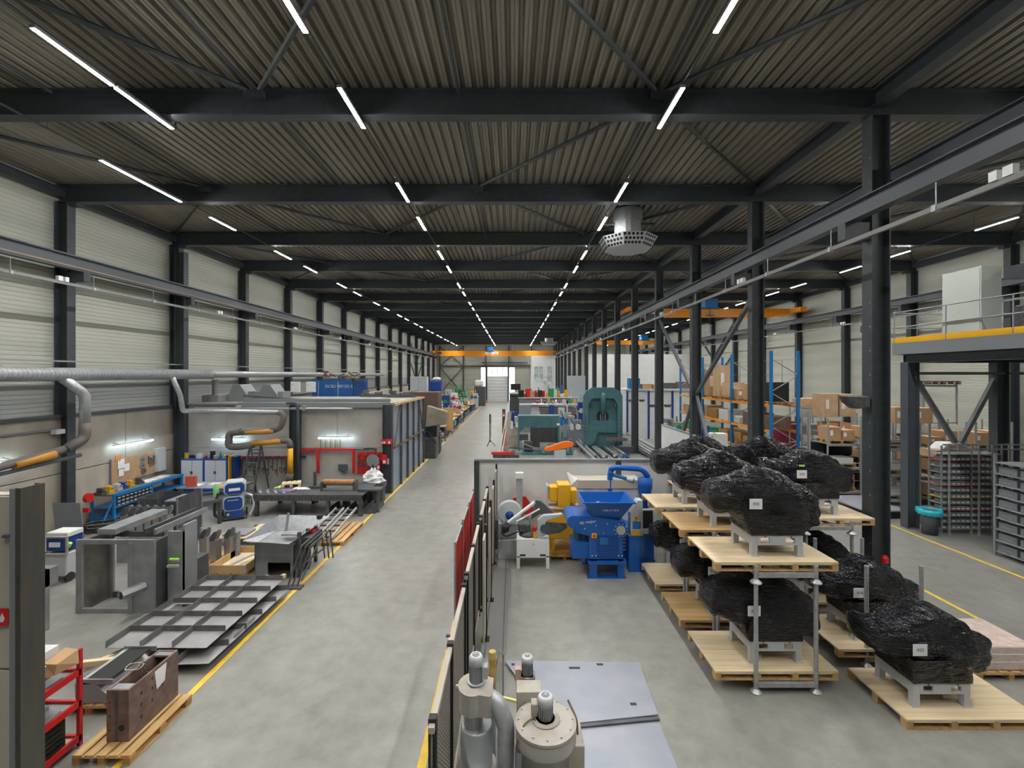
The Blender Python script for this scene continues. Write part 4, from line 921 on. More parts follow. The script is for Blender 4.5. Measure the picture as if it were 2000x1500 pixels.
# hopper box
t=thing('steel_hopper','grey steel hopper with flared top over a box base, beside the yellow line','steel part',(-6.85,11.94,0))
B().box(0,1.05,0,.02,.42,.9).make('front_plate',RAW,t); B().box(0,.35,0,.02,0,.42).make('front_plate',RAW,t); B().box(.95,1.05,0,.02,0,.42).make('front_plate',RAW,t); B().box(0,.02,0,1.0,0,.9).make('side_plate',RAW,t); B().box(1.03,1.05,0,1.0,0,.9).make('side_plate',RAWD,t); B().box(.02,1.03,.98,1.0,0,.9).make('rear_plate',RAWD,t)
B().box(-.01,1.06,-.012,-.0,.62,.65).make('weld_band',GALVD,t); B().box(-.02,1.07,-.02,1.02,.9,.93).make('top_flange',RAW,t)
h=B(); h.add([(.05,0,.93),(1.0,0,.93),(1.0,1.0,.93),(.05,1.0,.93),(-.18,-.25,1.08),(1.05,-.3,1.02),(1.5,1.25,1.26),(-.0,1.25,1.3)],[(0,1,5,4),(1,2,6,5),(2,3,7,6),(3,0,4,7)])
o=h.make('flared_chute',GALV,t); o.modifiers.new('s','SOLIDIFY').thickness=.01
B().tube((.55,.55,1.0),(.6,.6,1.55),.04,8).make('loose_pipe',GALVD,t); B().box(.6,1.1,.2,.5,1.06,1.1).make('loose_sheet',RAW,t)
t=thing('machine_gearbox_frame','dark machine side frame with levers beside the hopper','steel frame',(-5.75,12.0,0))
for y in (0,.5,1.0): B().box(0,.08,y,y+.08,0,1.2-.15*y).make('upright',DARK,t)
B().box(0,.3,.2,.9,.7,1.0).make('gear_housing',DARK,t,bev=.03); B().box(.05,.2,.5,.7,1.0,1.08).make('red_clamp',RED,t); B().lathe([(.1,1.2),(.1,1.3)],(.1,1.2,0),12).make('knob',BLACK,t)
t=thing('leaning_rail_frame','dark steel stair rail frame leaning beside the yellow line','steel frame',(-5.45,11.5,0))
for i in range(3):
    x=i*.12; B().pipe([(-.25+x,-.1,.05),(-.05+x,.2,.95),(.05+x,1.2,1.05),(.1+x,1.3,.2)],.02,6,.05).make('bent_rail',RAWD,t)
B().box(-.3,.12,-.2,.0,0,.05).make('foot_plate',RAWD,t); B().bar((-.1,0,.4),(.1,1.2,.5),.03).make('mid_rail',RAWD,t); B().bar((.0,.1,.1),(.15,.9,.9),.03).make('diagonal',RAWD,t)
pallet(.8,1.9,(-6.15,14.2,0),0,'long wooden pallet with steel chain links beside the yellow line',4)
t=thing('link_frames','two ladder-like grey steel link frames lying on the long pallet','steel part',(-6.5,14.2,.16))
for s_ in (0,.45):
    for dx in (0,.28): B().bar((s_+dx,0,.05),(s_+dx+.1,2.1,.42),.05,.07).make('side_bar',GALV if dx else RAW,t)
    for k in range(6): B().bar((s_+k*.018,.15+k*.36,.08+k*.062),(s_+.28+k*.018,.15+k*.36,.08+k*.062),.06,.05).make('cross_link',RAWD,t)
    for dx in (0,.28): B().lathe([(.07,0),(.07,.1)],(s_+dx,.0,.06),12,'y').make('roller',GALV,t)
# welding table
t=thing('welding_table','long dark steel welding table with holed edge beside the aisle','table',(-9.9,17.15,0))
B().box(0,4.15,0,1.9,.78,.83).make('table_top',RAWD,t); B().box(0,4.15,-.02,.0,.6,.83).make('front_apron',DARK,t)
g=B()
for i in range(34): g.tube((.12+i*.118,-.021,.70),(.12+i*.118,-.024,.70),.02,6)
g.make('clamp_holes',BLACK,t,kind='stuff')
for x in (.03,1.45,2.75,4.0):
    for y in (.03,1.75): B().box(x,x+.13,y,y+.13,.05,.6).make('leg',RAWD,t); B().box(x,x+.13,y,y+.13,0,.05).make('foot',BLACK,t)
for x in (1.0,2.4,3.5): B().lathe([(.04,.5),(.06,.6)],(x,.1,0),8).make('clamp_screw',BLACK,t)
t=thing('copper_roller','rusty orange roller on dark side brackets on the welding table','roller',(-6.9,17.9,.83))
B().tube((-.6,0,.3),(.6,0,.3),.12,18).make('roller_drum',mat('copper_rust',(.42,.20,.07),.5,.2,(.30,.13,.05),5),t)
for x in (-.68,.6): B().box(x,x+.08,-.2,.2,0,.36).make('side_bracket',DARK,t)
B().box(-.6,.6,-.15,-.1,.03,.1).make('cross_bar',GALVD,t)
t=thing('dark_fixture','dark clamp fixture post standing on the welding table','fixture',(-8.0,18.2,.83)); B().box(-.05,.05,-.05,.05,0,.65).make('post',DARK,t); B().box(-.2,.25,-.15,.15,0,.1).make('base',DARK,t)
for i,(x,y,m_,nm,lab) in enumerate([(-9.3,17.6,mat('purple_cloth',(.22,.12,.30),.8),'cloth','purple cloth crumpled on the welding table'),(-8.8,17.9,WHITE,'cloth','white cloth crumpled on the welding table'),(-9.6,18.1,mat('lime_glove',(.35,.7,.12),.7),'glove','lime green glove on the welding table')]):
    b=B((x,y,.83)); n=8
    vs=[(x+.5*u/n*(1.4 if i<2 else .5),y+.35*v/n,.835+.07*abs(noise.noise(Vector((u*.7+i*9,v*.7,1))))) for u in range(n+1) for v in range(n+1)]
    b.add(vs,[(u*(n+1)+v,(u+1)*(n+1)+v,(u+1)*(n+1)+v+1,u*(n+1)+v+1) for u in range(n) for v in range(n)]); o=b.make(nm,m_,smooth=True); o.location=(x,y,.83); tag(o,lab,nm)
for i in range(4):
    x=-9.75+i*.3; t=thing('steel_strap_part','grey folded steel strap on the left end of the welding table, %s of four'%['leftmost','second','third','rightmost'][i],'steel part',(x,17.35,.83),.6,'folded steel straps'); B().box(0,.08,0,.45,0,.015).make('strap',GALV,t); B().box(0,.08,.43,.45,.0,.07).make('fold',GALV,t)
pallet(.7,.5,(-9.35,18.2,.83),.4,'small broken pallet of pale boards on the welding table',4,PINE,PINE)
# white bag and round disc at table end
t=thing('white_sack','crumpled white sack slumped on a dark workpiece at the right table end','sack',(-5.95,19.2,0))
b=B(); n=14
vs=[];fs=[]
for i in range(10):
    a=i/9*math.pi*.5
    for j in range(n):
        p=j*2*math.pi/n; r=.46*math.cos(a)*(1+.5*noise.noise(Vector((i*.9,j*1.3,0)))); vs.append((r*math.cos(p),r*math.sin(p)*.7,.85+.5*math.sin(a)*(1+.5*noise.noise(Vector((i*.8,j*1.1,4))))))
for i in range(9):
    for j in range(n): fs.append((i*n+j,i*n+(j+1)%n,(i+1)*n+(j+1)%n,(i+1)*n+j))
b.add(vs,fs); b.make('sack_body',WHITE,t); B().box(-.55,.5,-.3,.3,.6,.86).make('dark_workpiece',DARK,t,bev=.05); B().box(-.5,.45,-.2,.2,0,.6).make('stand',DARK,t)
t=thing('grey_disc','round dark grey disc leaning above the white sack','disc',(-6.2,19.9,1.45)); B().lathe([(.28,0),(.28,.03)],(0,0,.15),24,'y').make('disc_plate',GREY,t); B().box(-.03,.03,0,.06,-1.45,.0).make('stand_rod',STEELG,t)
t=thing('side_bench','narrow dark roller bench reaching to the aisle beside the welding table','bench',(-6.1,17.6,0)); B().box(0,.9,0,.5,.85,.92).make('bench_top',RAWD,t)
for x in (.05,.75): B().box(x,x+.1,.05,.15,0,.85).make('leg',RAWD,t)
for i in range(3):
    t=thing('channel_offcut','dark U channel under the right end of the welding table, %s'%['left one','middle one','right one'][i],'steel part',(-7.2+i*.7,17.5,.0),0,'channels under the table'); B().box(0,.45,0,1.2,0,.03).make('web',RAWD,t); B().box(0,.03,0,1.2,.03,.22).make('flange',RAWD,t); B().box(.42,.45,0,1.2,.03,.22).make('flange',RAWD,t)
# welder
def welder(loc,lab):
    t=thing('welding_machine',lab,'welder',loc,.5)
    def oct_(x0,x1,z0,z1,c,y0,y1,nm,m_,bev=.01): return B().prism([(x0+c,z0),(x1-c,z0),(x1,z0+c),(x1,z1-c),(x1-c,z1),(x0+c,z1),(x0,z1-c),(x0,z0+c)],y0,y1,'y').make(nm,m_,t,bev=bev)
    oct_(-.32,.38,.95,1.42,.1,0,.65,'feeder_shell',LGREY); oct_(-.28,.34,.98,1.38,.09,-.02,.0,'feeder_front',BLUED)
    oct_(-.34,.32,.36,.9,.1,0,.75,'power_shell',LGREY); oct_(-.3,.28,.39,.86,.09,-.02,.0,'power_front',BLUED)
    B().box(-.28,.28,0,.7,.1,.36).make('cooling_unit',BLUED,t,bev=.02); B().lathe([(.05,0),(.05,-.03)],(-.18,0,.24),12,'y').make('yellow_cap',YEL,t)
    B().box(-.16,.2,-.03,-.02,1.1,1.2).make('control_strip',PAPER,t); B().box(-.2,.15,-.03,-.02,.74,.77).make('logo_strip',LGREY,t)
    B().box(-.35,.35,.0,.9,.06,.1).make('trolley_base',DARK,t)
    for x in (-.42,.36): B().lathe([(.13,0),(.13,.06)],(x,.75,.13),16,'x').make('wheel',RUBBER,t); B().lathe([(.06,0),(.06,.04)],(x+.02,.05,.06),12,'x').make('caster',RUBBER,t)
    B().pipe([(-.5,.3,1.0),(-.62,.2,.6),(-.6,.15,.2),(-.4,.2,.12)],.05,8,.1).make('cable_hose',RUBBER,t)
    B().lathe([(.1,.3),(.1,1.15),(.05,1.25),(.03,1.3)],(-.6,.6,0),14).make('gas_cylinder',mat('pale_green',(.25,.60,.25),.5),t,smooth=True)
    B().pipe([(.36,.3,.9),(.62,.2,.8),(.65,.15,.4),(.5,.1,.1)],.04,8,.1).make('ground_cable',LGREY,t)
    return t
welder((-10.35,16.7,0),'stack of two blue and silver welding units on a trolley by the table')
t=thing('steel_bench_small','narrow grey steel bench frame left of the blue welding units','bench',(-12.0,15.2,0)); B().bar((.3,0,.85),(1.4,1.2,.85),.12,.1).make('top_beam',RAWD,t); B().bar((-.5,1.2,.95),(1.3,2.0,.95),.12,.1).make('rear_beam',RAWD,t)
for x,y in ((.3,0),(1.35,1.15)): B().box(x-.05,x+.05,y-.05,y+.05,0,.8).make('leg',RAWD,t)
t=thing('drawing_table','light work table with papers, left behind the blue welding units','table',(-13.4,17.9,0)); B().box(0,2.4,0,1.1,.86,.9).make('table_top',SHEETM,t)
for x in (.05,2.25):
    for y in (.05,.95): B().box(x,x+.08,y,y+.08,0,.86).make('leg',GREY,t)
for i,(x,y,m_) in enumerate([(.3,.3,PAPER),(.9,.5,PAPER),(1.4,.2,YEL)]):
    o=gbox('paper_sheet','%s on the light work table behind the welding units'%['white paper, left one','white paper, middle one','yellow folder'][i],'paper',m_,-13.4+x,-13.0+x,17.9+y,18.3+y,.9,.91,0)
t=thing('red_document_box','tilted red box on the light work table','box',(-12.9,18.0,.93)); B().box(-.2,.2,0,.12,0,.4).make('box_body',mat('salmon_red',(.62,.10,.08),.6),t)
# ladder
t=thing('step_ladder','dark step ladder against the grey concrete partition','ladder',(-11.2,19.6,0))
for x in (-.3,.3):
    B().bar((x-.0,-.8,0),(x*.75,.0,2.35),.05,.07).make('front_stile',DARK,t)
    B().bar((x,.6,0),(x*.75,.05,2.3),.04,.05).make('rear_stile',DARK,t)
for k in range(8): B().box(-.29+k*.008,.29-k*.008,-.8+(k+1)*.09-.05,-.8+(k+1)*.09+.05,(k+1)*.27-.015,(k+1)*.27+.015).make('tread',STEELG,t)
B().box(-.25,.25,-.05,.2,1.95,2.0).make('platform',STEELG,t); B().bar((-.22,0,2.35),(.22,0,2.35),.04).make('top_bar',DARK,t)
# cabinets
CB=BLUED
for i,x in enumerate((-14.9,-13.85)):
    t=thing('tool_cabinet','blue framed cabinet with two white doors at the partition, %s one'%['left','right'][i],'cabinet',(x,20.2,0),0)
    B().box(0,1.03,0,.5,.1,1.62).make('cabinet_body',BLUEM if 0 else mat('cabinet_blue',(.01,.07,.40),.4) if i==0 else bpy.data.materials['cabinet_blue'],t,bev=.01)
    for k in (0,1):
        d_=B().box(.04+k*.48,.50+k*.48,-.02,0,.5,1.56).make('door',mat('cabinet_white',(.62,.66,.70),.4) if (i,k)==(0,0) else bpy.data.materials['cabinet_white'],t)
        B().box((.46 if k==0 else .52)-.01,(.46 if k==0 else .52)+.02,-.04,-.02,.95,1.08).make('handle',BLACK,d_)
    B().box(.02,1.01,-.015,.0,.12,.46).make('plinth_panel',bpy.data.materials['cabinet_blue'],t)
B((0,0,0)); o=B().box(0,.06,0,.5,.2,1.75).make('yellow_side_post',YEL); o.location=(-12.78,20.2,0); tag(o,'yellow side post at the right of the blue cabinets','post')
rc=random.Random(3); cols=[(RED,'red'),(WHITE,'white'),(GREEN,'green'),(CARD,'brown'),(YEL,'yellow'),(BLACK,'black'),(LGREY,'grey')]
def clutter(n,x0,x1,y0,y1,z,lab,hmin=.08,hmax=.28,g=None,seed=3,wmin=.08,wmax=.2,kinds=('bottle','tin','box')):
    r=random.Random(seed)
    for i in range(n):
        m_,cn=cols[r.randrange(7)]; k=kinds[r.randrange(len(kinds))]; x=x0+(x1-x0)*(i+.5)/n; y=r.uniform(y0,y1); h=r.uniform(hmin,hmax); w_=r.uniform(wmin,wmax)
        pos='leftmost' if i==0 else 'rightmost' if i==n-1 else ORD[i]+' from the left'
        t=thing({'bottle':'bottle','tin':'tin_can','box':'small_box'}[k],'small %s %s %s, %s'%(cn,k,lab,pos),k,(x,y,z),r.uniform(-.3,.3) if k=='box' else 0,g)
        if k=='box': B().box(-w_/2,w_/2,-w_/2,w_/2,0,h).make('body',m_,t,bev=.005); B().box(-w_/2,w_/2,-.015,.015,h,h+.003).make('tape',LGREY,t)
        elif k=='tin': B().lathe([(w_*.45,0),(w_*.45,h*.7)],(0,0,0),12).make('body',m_,t); B().lathe([(w_*.46,h*.7),(w_*.46,h*.76)],(0,0,0),12).make('lid',LGREY,t)
        else: B().lathe([(w_*.3,0),(w_*.3,h*.7),(w_*.12,h*.85)],(0,0,0),10).make('body',m_,t,smooth=True); B().lathe([(w_*.13,h*.85),(w_*.13,h)],(0,0,0),8).make('cap',cols[(i*3)%7][0],t)
clutter(13,-14.9,-12.8,20.25,20.55,1.62,'on top of the blue cabinets',.12,.36,'clutter on the blue cabinets',5)
# clamp rack on the partition
def clampf(t0,x,y,z,l,lab,g):
    t=thing('bar_clamp',lab,'clamp',(x,y,z),0,g)
    B().box(-.015,.015,-.01,.01,-l,0).make('bar',DARK,t); B().box(-.1,.03,-.02,.02,-.06,0).make('fixed_jaw',DARK,t); B().box(-.1,.02,-.02,.02,-l*.7,-l*.7+.06).make('sliding_jaw',DARK,t); B().tube((-.08,0,-l*.7-.12),(-.08,0,-l*.7),.02,6).make('handle',RED if g!='tools on the red board' else RED,t)
    B().box(-.05,.05,-.03,.02,.0,.08).make('grip',RED,t); return t
gbox('blue_side_panel','dark blue end panel at the left of the clamp rail','panel',BLUED,-12.68,-12.5,20.3,20.7,.75,1.7,0)
t=thing('clamp_rail','dark rail on the partition holding bar clamps','rail',(-12.5,20.65,1.6)); B().box(0,3.0,0,.08,0,.06).make('rail_bar',BLUED,t)
ck=None
for i in range(14):
    x=-12.4+i*.2; l=[.75,.8,.6,.85,.7][i%5]; lab='bar clamp with red grip hanging on the partition rail, %s from the left'%ORD[i]
    if ck is None: ck=clampf(None,x,20.62,1.6,.75,lab,'bar clamps on the partition rail')
    else: dup(ck,(x,20.62,1.6),label=lab,sc=(1,1,l/.75))
# red tool racks
t=thing('red_tool_rack','red square tool frame holding rods on the partition wall','tool frame',(-9.0,20.68,.9))
B().box(0,1.75,-.06,.0,1.02,1.12).make('top_rail',RED,t); B().box(0,.12,-.06,0,0,1.02).make('side_rail',RED,t); B().box(1.63,1.75,-.06,0,0,1.02).make('side_rail',RED,t)
for k in range(14): B().tube((.1+k*.075,-.03,1.12),(.1+k*.075,-.03,1.5+.05*(k%3)),.012,5).make('rod',[YEL,BLACK,GREY][k%3],t)
t=thing('red_pegboard','bright red pegboard with dark clamps on the partition wall','pegboard',(-7.15,20.7,.85))
B().box(0,1.2,-.03,0,0,1.0).make('board',RED,t)
g=B()
for i in range(12):
    for j in range(9): g.box(.05+i*.095,.08+i*.095,-.032,-.03,.08+j*.1,.11+j*.1)
g.make('peg_holes',BLACK,t,kind='stuff')
for i in range(8):
    x=-7.08+i*.14
    clampf(None,x+.05,20.64,1.72-(i%2)*.25,[.5,.4,.6,.35][i%4],'dark clamp on the bright red pegboard, %s from the left'%ORD[i],'tools on the red board')
t=thing('red_hook_rail','red hook rail left of the red tool frame','rail',(-9.9,20.68,1.95)); B().box(0,.85,-.05,0,0,.07).make('rail_bar',RED,t)
for i in range(6): B().box(.05+i*.14,.09+i*.14,-.12,-.02,-.12,.0).make('hook',RED,t)
gbox('dark_wall_box','small dark box on the wall inside the red tool frame','box',STEELG,-8.0,-7.6,20.6,20.7,1.0,1.3)
for i,(x,z0,z1) in enumerate([(-6.3,.3,2.0),(-6.15,.2,1.6),(-6.0,.2,1.5)]):
    t=thing('long_rod','long dark rod leaning at the right end of the partition, %s'%['tallest','middle','shortest'][i],'rod',(x,20.6,0),0,'rods at the partition end'); B().tube((0,0,0),(0,.08,z1),.02,6).make('shaft',DARK,t); B().box(-.05,.05,.05,.1,z1-.05,z1).make('tip',DARK,t)
t=thing('t_handle_tool','dark T-shaped puller hung on the partition right of the lamp','tool',(-7.1,20.68,1.95)); B().box(-.4,.5,-.05,0,0,.05).make('crossbar',DARK,t); B().box(.25,.75,-.06,-.01,.03,.09).make('second_bar',DARK,t)
def extinguisher(loc,lab):
    t=thing('fire_extinguisher',lab,'extinguisher',loc); B().lathe([(.0,0),(.085,.01),(.085,.42),(.05,.5),(.03,.52)],(0,0,0),18).make('cylinder',RED,t,smooth=True); B().box(-.05,.06,-.02,.02,.52,.6).make('valve',BLACK,t); B().pipe([(.03,0,.56),(.11,0,.5),(.1,0,.25)],.012,6,.04).make('hose',BLACK,t); B().box(-.06,.06,-.088,-.08,.18,.32).make('label',PAPER,t)
extinguisher((-6.12,20.55,.95),'red fire extinguisher on the partition end by the aisle')
def sign(x,y,z,w_,h,m_,lab,marks,rz=0):
    t=thing('safety_sign',lab,'sign',(x,y,z),rz); B().box(0,w_,-.015,0,0,h).make('plate',m_,t)
    for (s_,px) in marks: flame(t,px,h*.15,h*.6)
sign(-5.98,PY-.325,2.25,.22,.22,RED,'small red and white fire sign on the partition post, left half',[('F',.06),('=',.16)])
sign(-5.74,PY-.325,2.25,.26,.24,RED,'small red fire flag sign beside the other on the partition post',[('E',.13)])
t=thing('fire_call_box','red fire box on the dark partition post','fire box',(-5.92,PY-.38,1.35)); B().box(0,.2,0,.08,0,.42).make('box_body',RED,t,bev=.01); B().box(.04,.16,-.003,0,.05,.18).make('label',WHITE,t)
gbox('cream_socket_box','cream socket box beside the red fire box','socket box',LIDM,-5.7,-5.62,PY-.36,PY-.3,1.35,1.6)
# wall lamps
def wlamp(loc,rz,lab,l=1.55):
    t=thing('tube_lamp',lab,'wall lamp',loc,rz); B().tube((0,0,0),(l,0,0),.035,10).make('tube',LEDB,t); B().box(0,l,-.03,.03,.03,.08).make('housing',WHITE,t)
    for x in (.25,l-.25): B().tube((x,0,.08),(x,.235,.12),.012,6).make('bracket',DARK,t)
wlamp((-8.85,20.5,2.52),0,'lit tube lamp on the partition above the red tool frame'); wlamp((-13.7,20.5,2.46),0,'lit tube lamp on the partition above the clamps, left one')
wlamp((-15.35,17.3,2.62),math.pi/2-.0,'lit tube lamp on the left wall above the pegboard',1.9); wlamp((-15.35,12.6,2.75),math.pi/2,'lit tube lamp at the left picture edge',1.4)
# left wall bench
t=thing('blue_workbench','long blue steel workbench with shelves along the left concrete wall','workbench',(-15.3,16.3,0))
B().box(0,.85,0,3.4,1.0,1.06).make('bench_top',mat('bench_top_grey',(.16,.17,.18),.5),t); B().box(.82,.87,-.02,3.42,.96,1.08).make('front_rail',BLUEM,t)
for y in (0,1.7,3.34): B().box(.8,.87,y,y+.07,0,1.0).make('leg',BLUEM,t); B().box(0,.07,y,y+.07,0,1.0).make('leg',BLUEM,t)
for z in (.18,.55): B().box(.02,.85,.02,3.4,z,z+.04).make('shelf',BLUEM,t)
B().bar((.83,-.5,.0),(.83,.05,.95),.04).make('brace',BLUEM,t)
bn=None
for j,z in enumerate((.60,.73,.86)):
    for i in range(9):
        x=-14.62;y=16.45+i*.18; lab='small dark parts bin under the blue workbench, %s row, %s from the front'%(['lower','middle','upper'][j],ORD[i])
        if bn is None:
            bn=thing('parts_bin',lab,'bin',(x,y,z),0,'dark parts bins under the bench'); B().prism([(0,0),(.18,0),(.18,.06),(.12,.11),(0,.11)],0,.15,'y').make('body',DARK,bn); B().box(.18,.184,.03,.12,.01,.05).make('label_slot',LGREY,bn)
        else: dup(bn,(x,y,z),label=lab)
clutter(12,-15.1,-14.6,0,0,1.06,'x') if 0 else None
r=random.Random(11)
items=[('vise','yellow vise on the blue workbench, nearer one',YEL,16.55),('vise','yellow vise on the blue workbench, farther one',YEL,17.45),('grinder','dark bench grinder on the near end of the blue workbench',DARK,16.25),('drill_box','blue case on the blue workbench',BLUED,17.15),('parts_box','grey parts box on the blue workbench',LGREY,16.9),('power_tool','dark power tool in the middle of the blue workbench',DARK,17.9)]
for nm,lab,m_,y in items:
    t=thing(nm,lab,nm.replace('_',' '),(-14.85,y,1.06)); B().box(-.2,.12,-.1,.12,0,.1).make('base',m_,t,bev=.01); B().box(-.12,.1,-.07,.06,.1,.26).make('body',m_,t,bev=.02); B().tube((-.2,0,.18),(.2,0,.18),.025,8).make('spindle',GALV,t)
for i in range(4): gbox('paper_stack','white paper stack on the far end of the blue workbench, %s'%['first nearest','second','third','farthest'][i],'paper',PAPER,-15.1,-14.7,18.1+i*.32,18.35+i*.32,1.06,1.09,0,'papers on the bench')
t=thing('tool_pegboard','brown wooden tool board on the left concrete wall above the workbench','pegboard',(-15.55,17.4,1.15)); B().box(0,.04,0,2.7,0,.95).make('board',mat('tan_board',(.50,.32,.18),.6,0,(.43,.27,.15),2),t); B().box(-.0,.06,-.03,0,0,.98).box(0,.06,2.7,2.73,0,.98).make('frame_edge',GREY,t)
for k,(y,z) in enumerate([(1.45,.7),(1.45,.45),(1.5,.22)]):
    t=thing('grinding_disc','dark round grinding disc on the brown tool board, %s'%['top','middle','bottom'][k],'disc',(-15.5,17.4+y,1.15+z),0,'discs on the tool board'); B().lathe([(.13,0),(.13,.02)],(0,0,0),18,'x').make('disc_body',GREY if k<2 else RUST,t); B().lathe([(.03,.02),(.03,.035)],(0,0,0),8,'x').make('hub',BLACK,t)
for k in range(9):
    y=1.75+(k%9)*.09; t=thing('hand_tool','steel hand tool on the brown tool board, %s from the discs'%ORD[k],'tool',(-15.5,17.4+y,1.95-.05*(k%3)),0,'hand tools on the tool board'); B().box(0,.02,-.012,.012,-.35-.1*(k%2),0).make('handle',DARK,t); B().box(0,.03,-.05,.04,-.02,.04).make('head',GALV,t)
for i,(y,z,s_) in enumerate([(.25,.75,.3),(.55,.6,.24),(.3,.45,.22)]):
    o=B((0,0,0)); o.box(0,.01,0,s_,0,s_*1.2); o=o.make('pinned_paper',PAPER); o.location=(-15.49,17.4+y,1.15+z-.2); tag(o,'white paper pinned at the near end of the tool board, %s'%['upper','middle','lower'][i],'paper')
t=thing('paint_brushes','orange tool holder at the near end of the tool board','tools',(-15.45,17.5,2.0)); 
for k in range(3): B().tube((0,.1*k,0),(.02,.1*k+.02,.25),.02,6).make('brush',ORA,t)
gbox('electrical_panel','slim grey electrical panel on the column at the partition corner','panel',LGREY,-15.57,-15.35,19.5,19.95,1.2,2.2)
t=thing('cable_heap','heap of dark cables on the floor at the near end of the workbench','cables',(-14.2,15.6,0))
r=random.Random(2)
for k in range(6):
    pts=[(.5*math.cos(a*1.1+k)+r.uniform(-.1,.1),.35*math.sin(a*1.3+k)+r.uniform(-.1,.1),.04+.05*k+.02*math.sin(a*2)) for a in [i*.7 for i in range(12)]]; B().pipe(pts,.025,5).make('cable_coil',[RUBBER,DARK][k%2],t)
gbox('black_wall_hatch','small black square hatch on the left wall above the concrete','hatch',BLACK,-15.72,-15.66,13.2,13.65,4.25,4.65,.02)
t=thing('red_hose_reel','red hose reel on the dark post before the workbench','hose reel',(-14.9,15.75,1.1)); B().lathe([(.16,0),(.16,.12)],(0,0,0),16,'x').make('reel',RED,t); B().box(-.1,.1,-.05,.05,-.5,-.35).make('red_tray',RED,t)
# ================= ducts and extraction arms =================
t=thing('ventilation_duct','long spiral galvanised duct along the left wall above the workshop','duct',(-14.4,2,5.42))
B().tube((0,0,0),(0,19.5,0),.21,20).make('duct_section',GALV,t,smooth=True); B().tube((0,19.5,0),(0,48,0),.17,18).make('duct_section',GALVD,t,smooth=True)
g=B(); y=.4
while y<19.5: g.lathe([(.214,0),(.214,.012)],(0,y,0),20,'y'); y+=.13
g.make('spiral_seams',GALVD,t,kind='stuff')
B().lathe([(.225,0),(.225,.06)],(0,19.5,0),20,'y').make('joint_collar',GALVD,t)
AG=mat('arm_hose_grey',(.12,.11,.105),.7)
def arm(loc,lab,pieces):
    t=thing('fume_extractor',lab,'extractor',loc)
    for nm,m_,pts,r_ in pieces: B(loc).pipe(pts,r_,14,r_*1.1).make(nm,m_,t,smooth=True)
A=lambda px,py,d: tuple(at(px,py,d))
OY=mat('ochre_arm_label',(.50,.24,.03),.5)
arm((-14.3,15.0,0),'fume extraction arm hanging from the duct at the left column',[('steel_branch',GALV,[(-14.4,14.4,5.3),(-14.25,15.0,4.75),(-14.25,15.0,3.75)],.15),('flexible_hose',AG,[(-14.25,15.0,3.8),(-14.25,15.0,3.3),(-14.3,14.4,3.0)],.16),('arm_tube',AG,[(-14.3,14.6,3.05),(-14.35,12.0,2.75),(-14.4,9.5,2.7)],.12),('support_bar',STEELG,[(-14.3,14.9,2.75),(-14.4,9.6,2.45)],.06),('ochre_section',OY,[(-14.25,14.0,2.93),(-14.3,12.9,2.80)],.125),('ochre_section',OY,[(-14.36,11.6,2.70),(-14.38,10.4,2.68)],.126)])
d=19.6
arm((-13.9,19.6,0),'fume extraction arm folded in an S before the grey partition',[('steel_branch',GALV,[(-14.3,18.9,5.3),A(352,772,19.4),A(357,803,d),A(380,803,d),A(545,805,d)],.10),('flexible_hose',AG,[A(545,804,d),A(556,812,d),A(548,835,d),A(530,842,d)],.13),('upper_tube',AG,[A(530,842,d),A(450,846,d)],.12),('flexible_hose',AG,[A(470,843,d),A(448,846,d),A(446,872,d),A(465,873,d),A(495,868,d)],.15),('upper_ochre',OY,[A(480,845.5,d-.05),A(535,842,d-.05)],.10),('lower_ochre',OY,[A(490,867,d-.02),A(550,861,d-.02)],.115),('lower_tube',AG,[A(545,861,d),A(566,861,d),A(567,875,d)],.12),('hood_tube',mat('amber_arm',(.80,.40,.01),.5),[A(567,872,d),A(567,925,d)],.11),('suction_hood',AG,[A(567,925,d),A(563,942,d)],.14)])
t=thing('rain_pipe','grey pipe bending down the partition beside the ochre arm','pipe',(-9.4,20.3,0)); B((-9.4,20.3,0)).pipe([A(560,787,20.3),A(580,787,20.3),A(582,800,20.3),A(582,964,20.3)],.07,10,.12).make('pipe_run',STEELG,t,smooth=True)
t=thing('partition_pipe','thin steel pipe along the top of the grey partition','pipe',(-14.5,20.5,3.85)); B().tube((0,0,0),(7.2,0,0),.06,10).make('pipe_run',GALVD,t)
for x in (2.0,5.0): B().box(x-.08,x+.08,-.08,.1,-.06,.16).make('clamp_box',LIDM,t)
t=thing('wall_cable_rail','dark horizontal rail along the upper concrete of the left wall','rail',(-15.5,8,3.55)); B().box(-.03,.03,0,7.4,-.03,.03).make('rail_bar',GREY,t); B().box(0,.2,7.1,7.4,-.15,.0).make('end_box',WHITE,t)
# hoods on booth roof
for i,x in enumerate((-14.2,-12.7)):
    t=thing('roof_cowl','grey sloped ventilation cowl on the booth roof, %s one'%['left','right'][i],'ventilation cowl',(x,22.5,4.06),0,'roof cowls')
    B().prism([(0,0),(.9,0),(.9,.35),(.55,.85),(.2,.85),(0,.35)],0,1.0,'y').make('cowl_body',GREY,t,bev=.01); B().box(.9,1.15,.1,.9,0,.5).make('side_box',GALVD,t)
t=thing('roof_duct_box','low dirty ventilation housing on the booth roof, far left','ventilation box',(-15.2,22.0,4.06)); B().box(0,.8,0,.8,0,.35).make('housing',GALVD,t,bev=.02); B().tube((.4,.4,.35),(.4,.4,1.1),.15,12).make('stub_pipe',GALVD,t)
t=thing('long_beam_stock','grey steel beam lying along the booth roof edge','steel beam',(-12.7,21.2,4.1)); B().box(0,6.9,0,.18,0,.16).make('beam_body',GREY,t); B().bar((-.3,.5,.3),(2.0,1.2,.05),.1).make('loose_bar',STEELG,t)
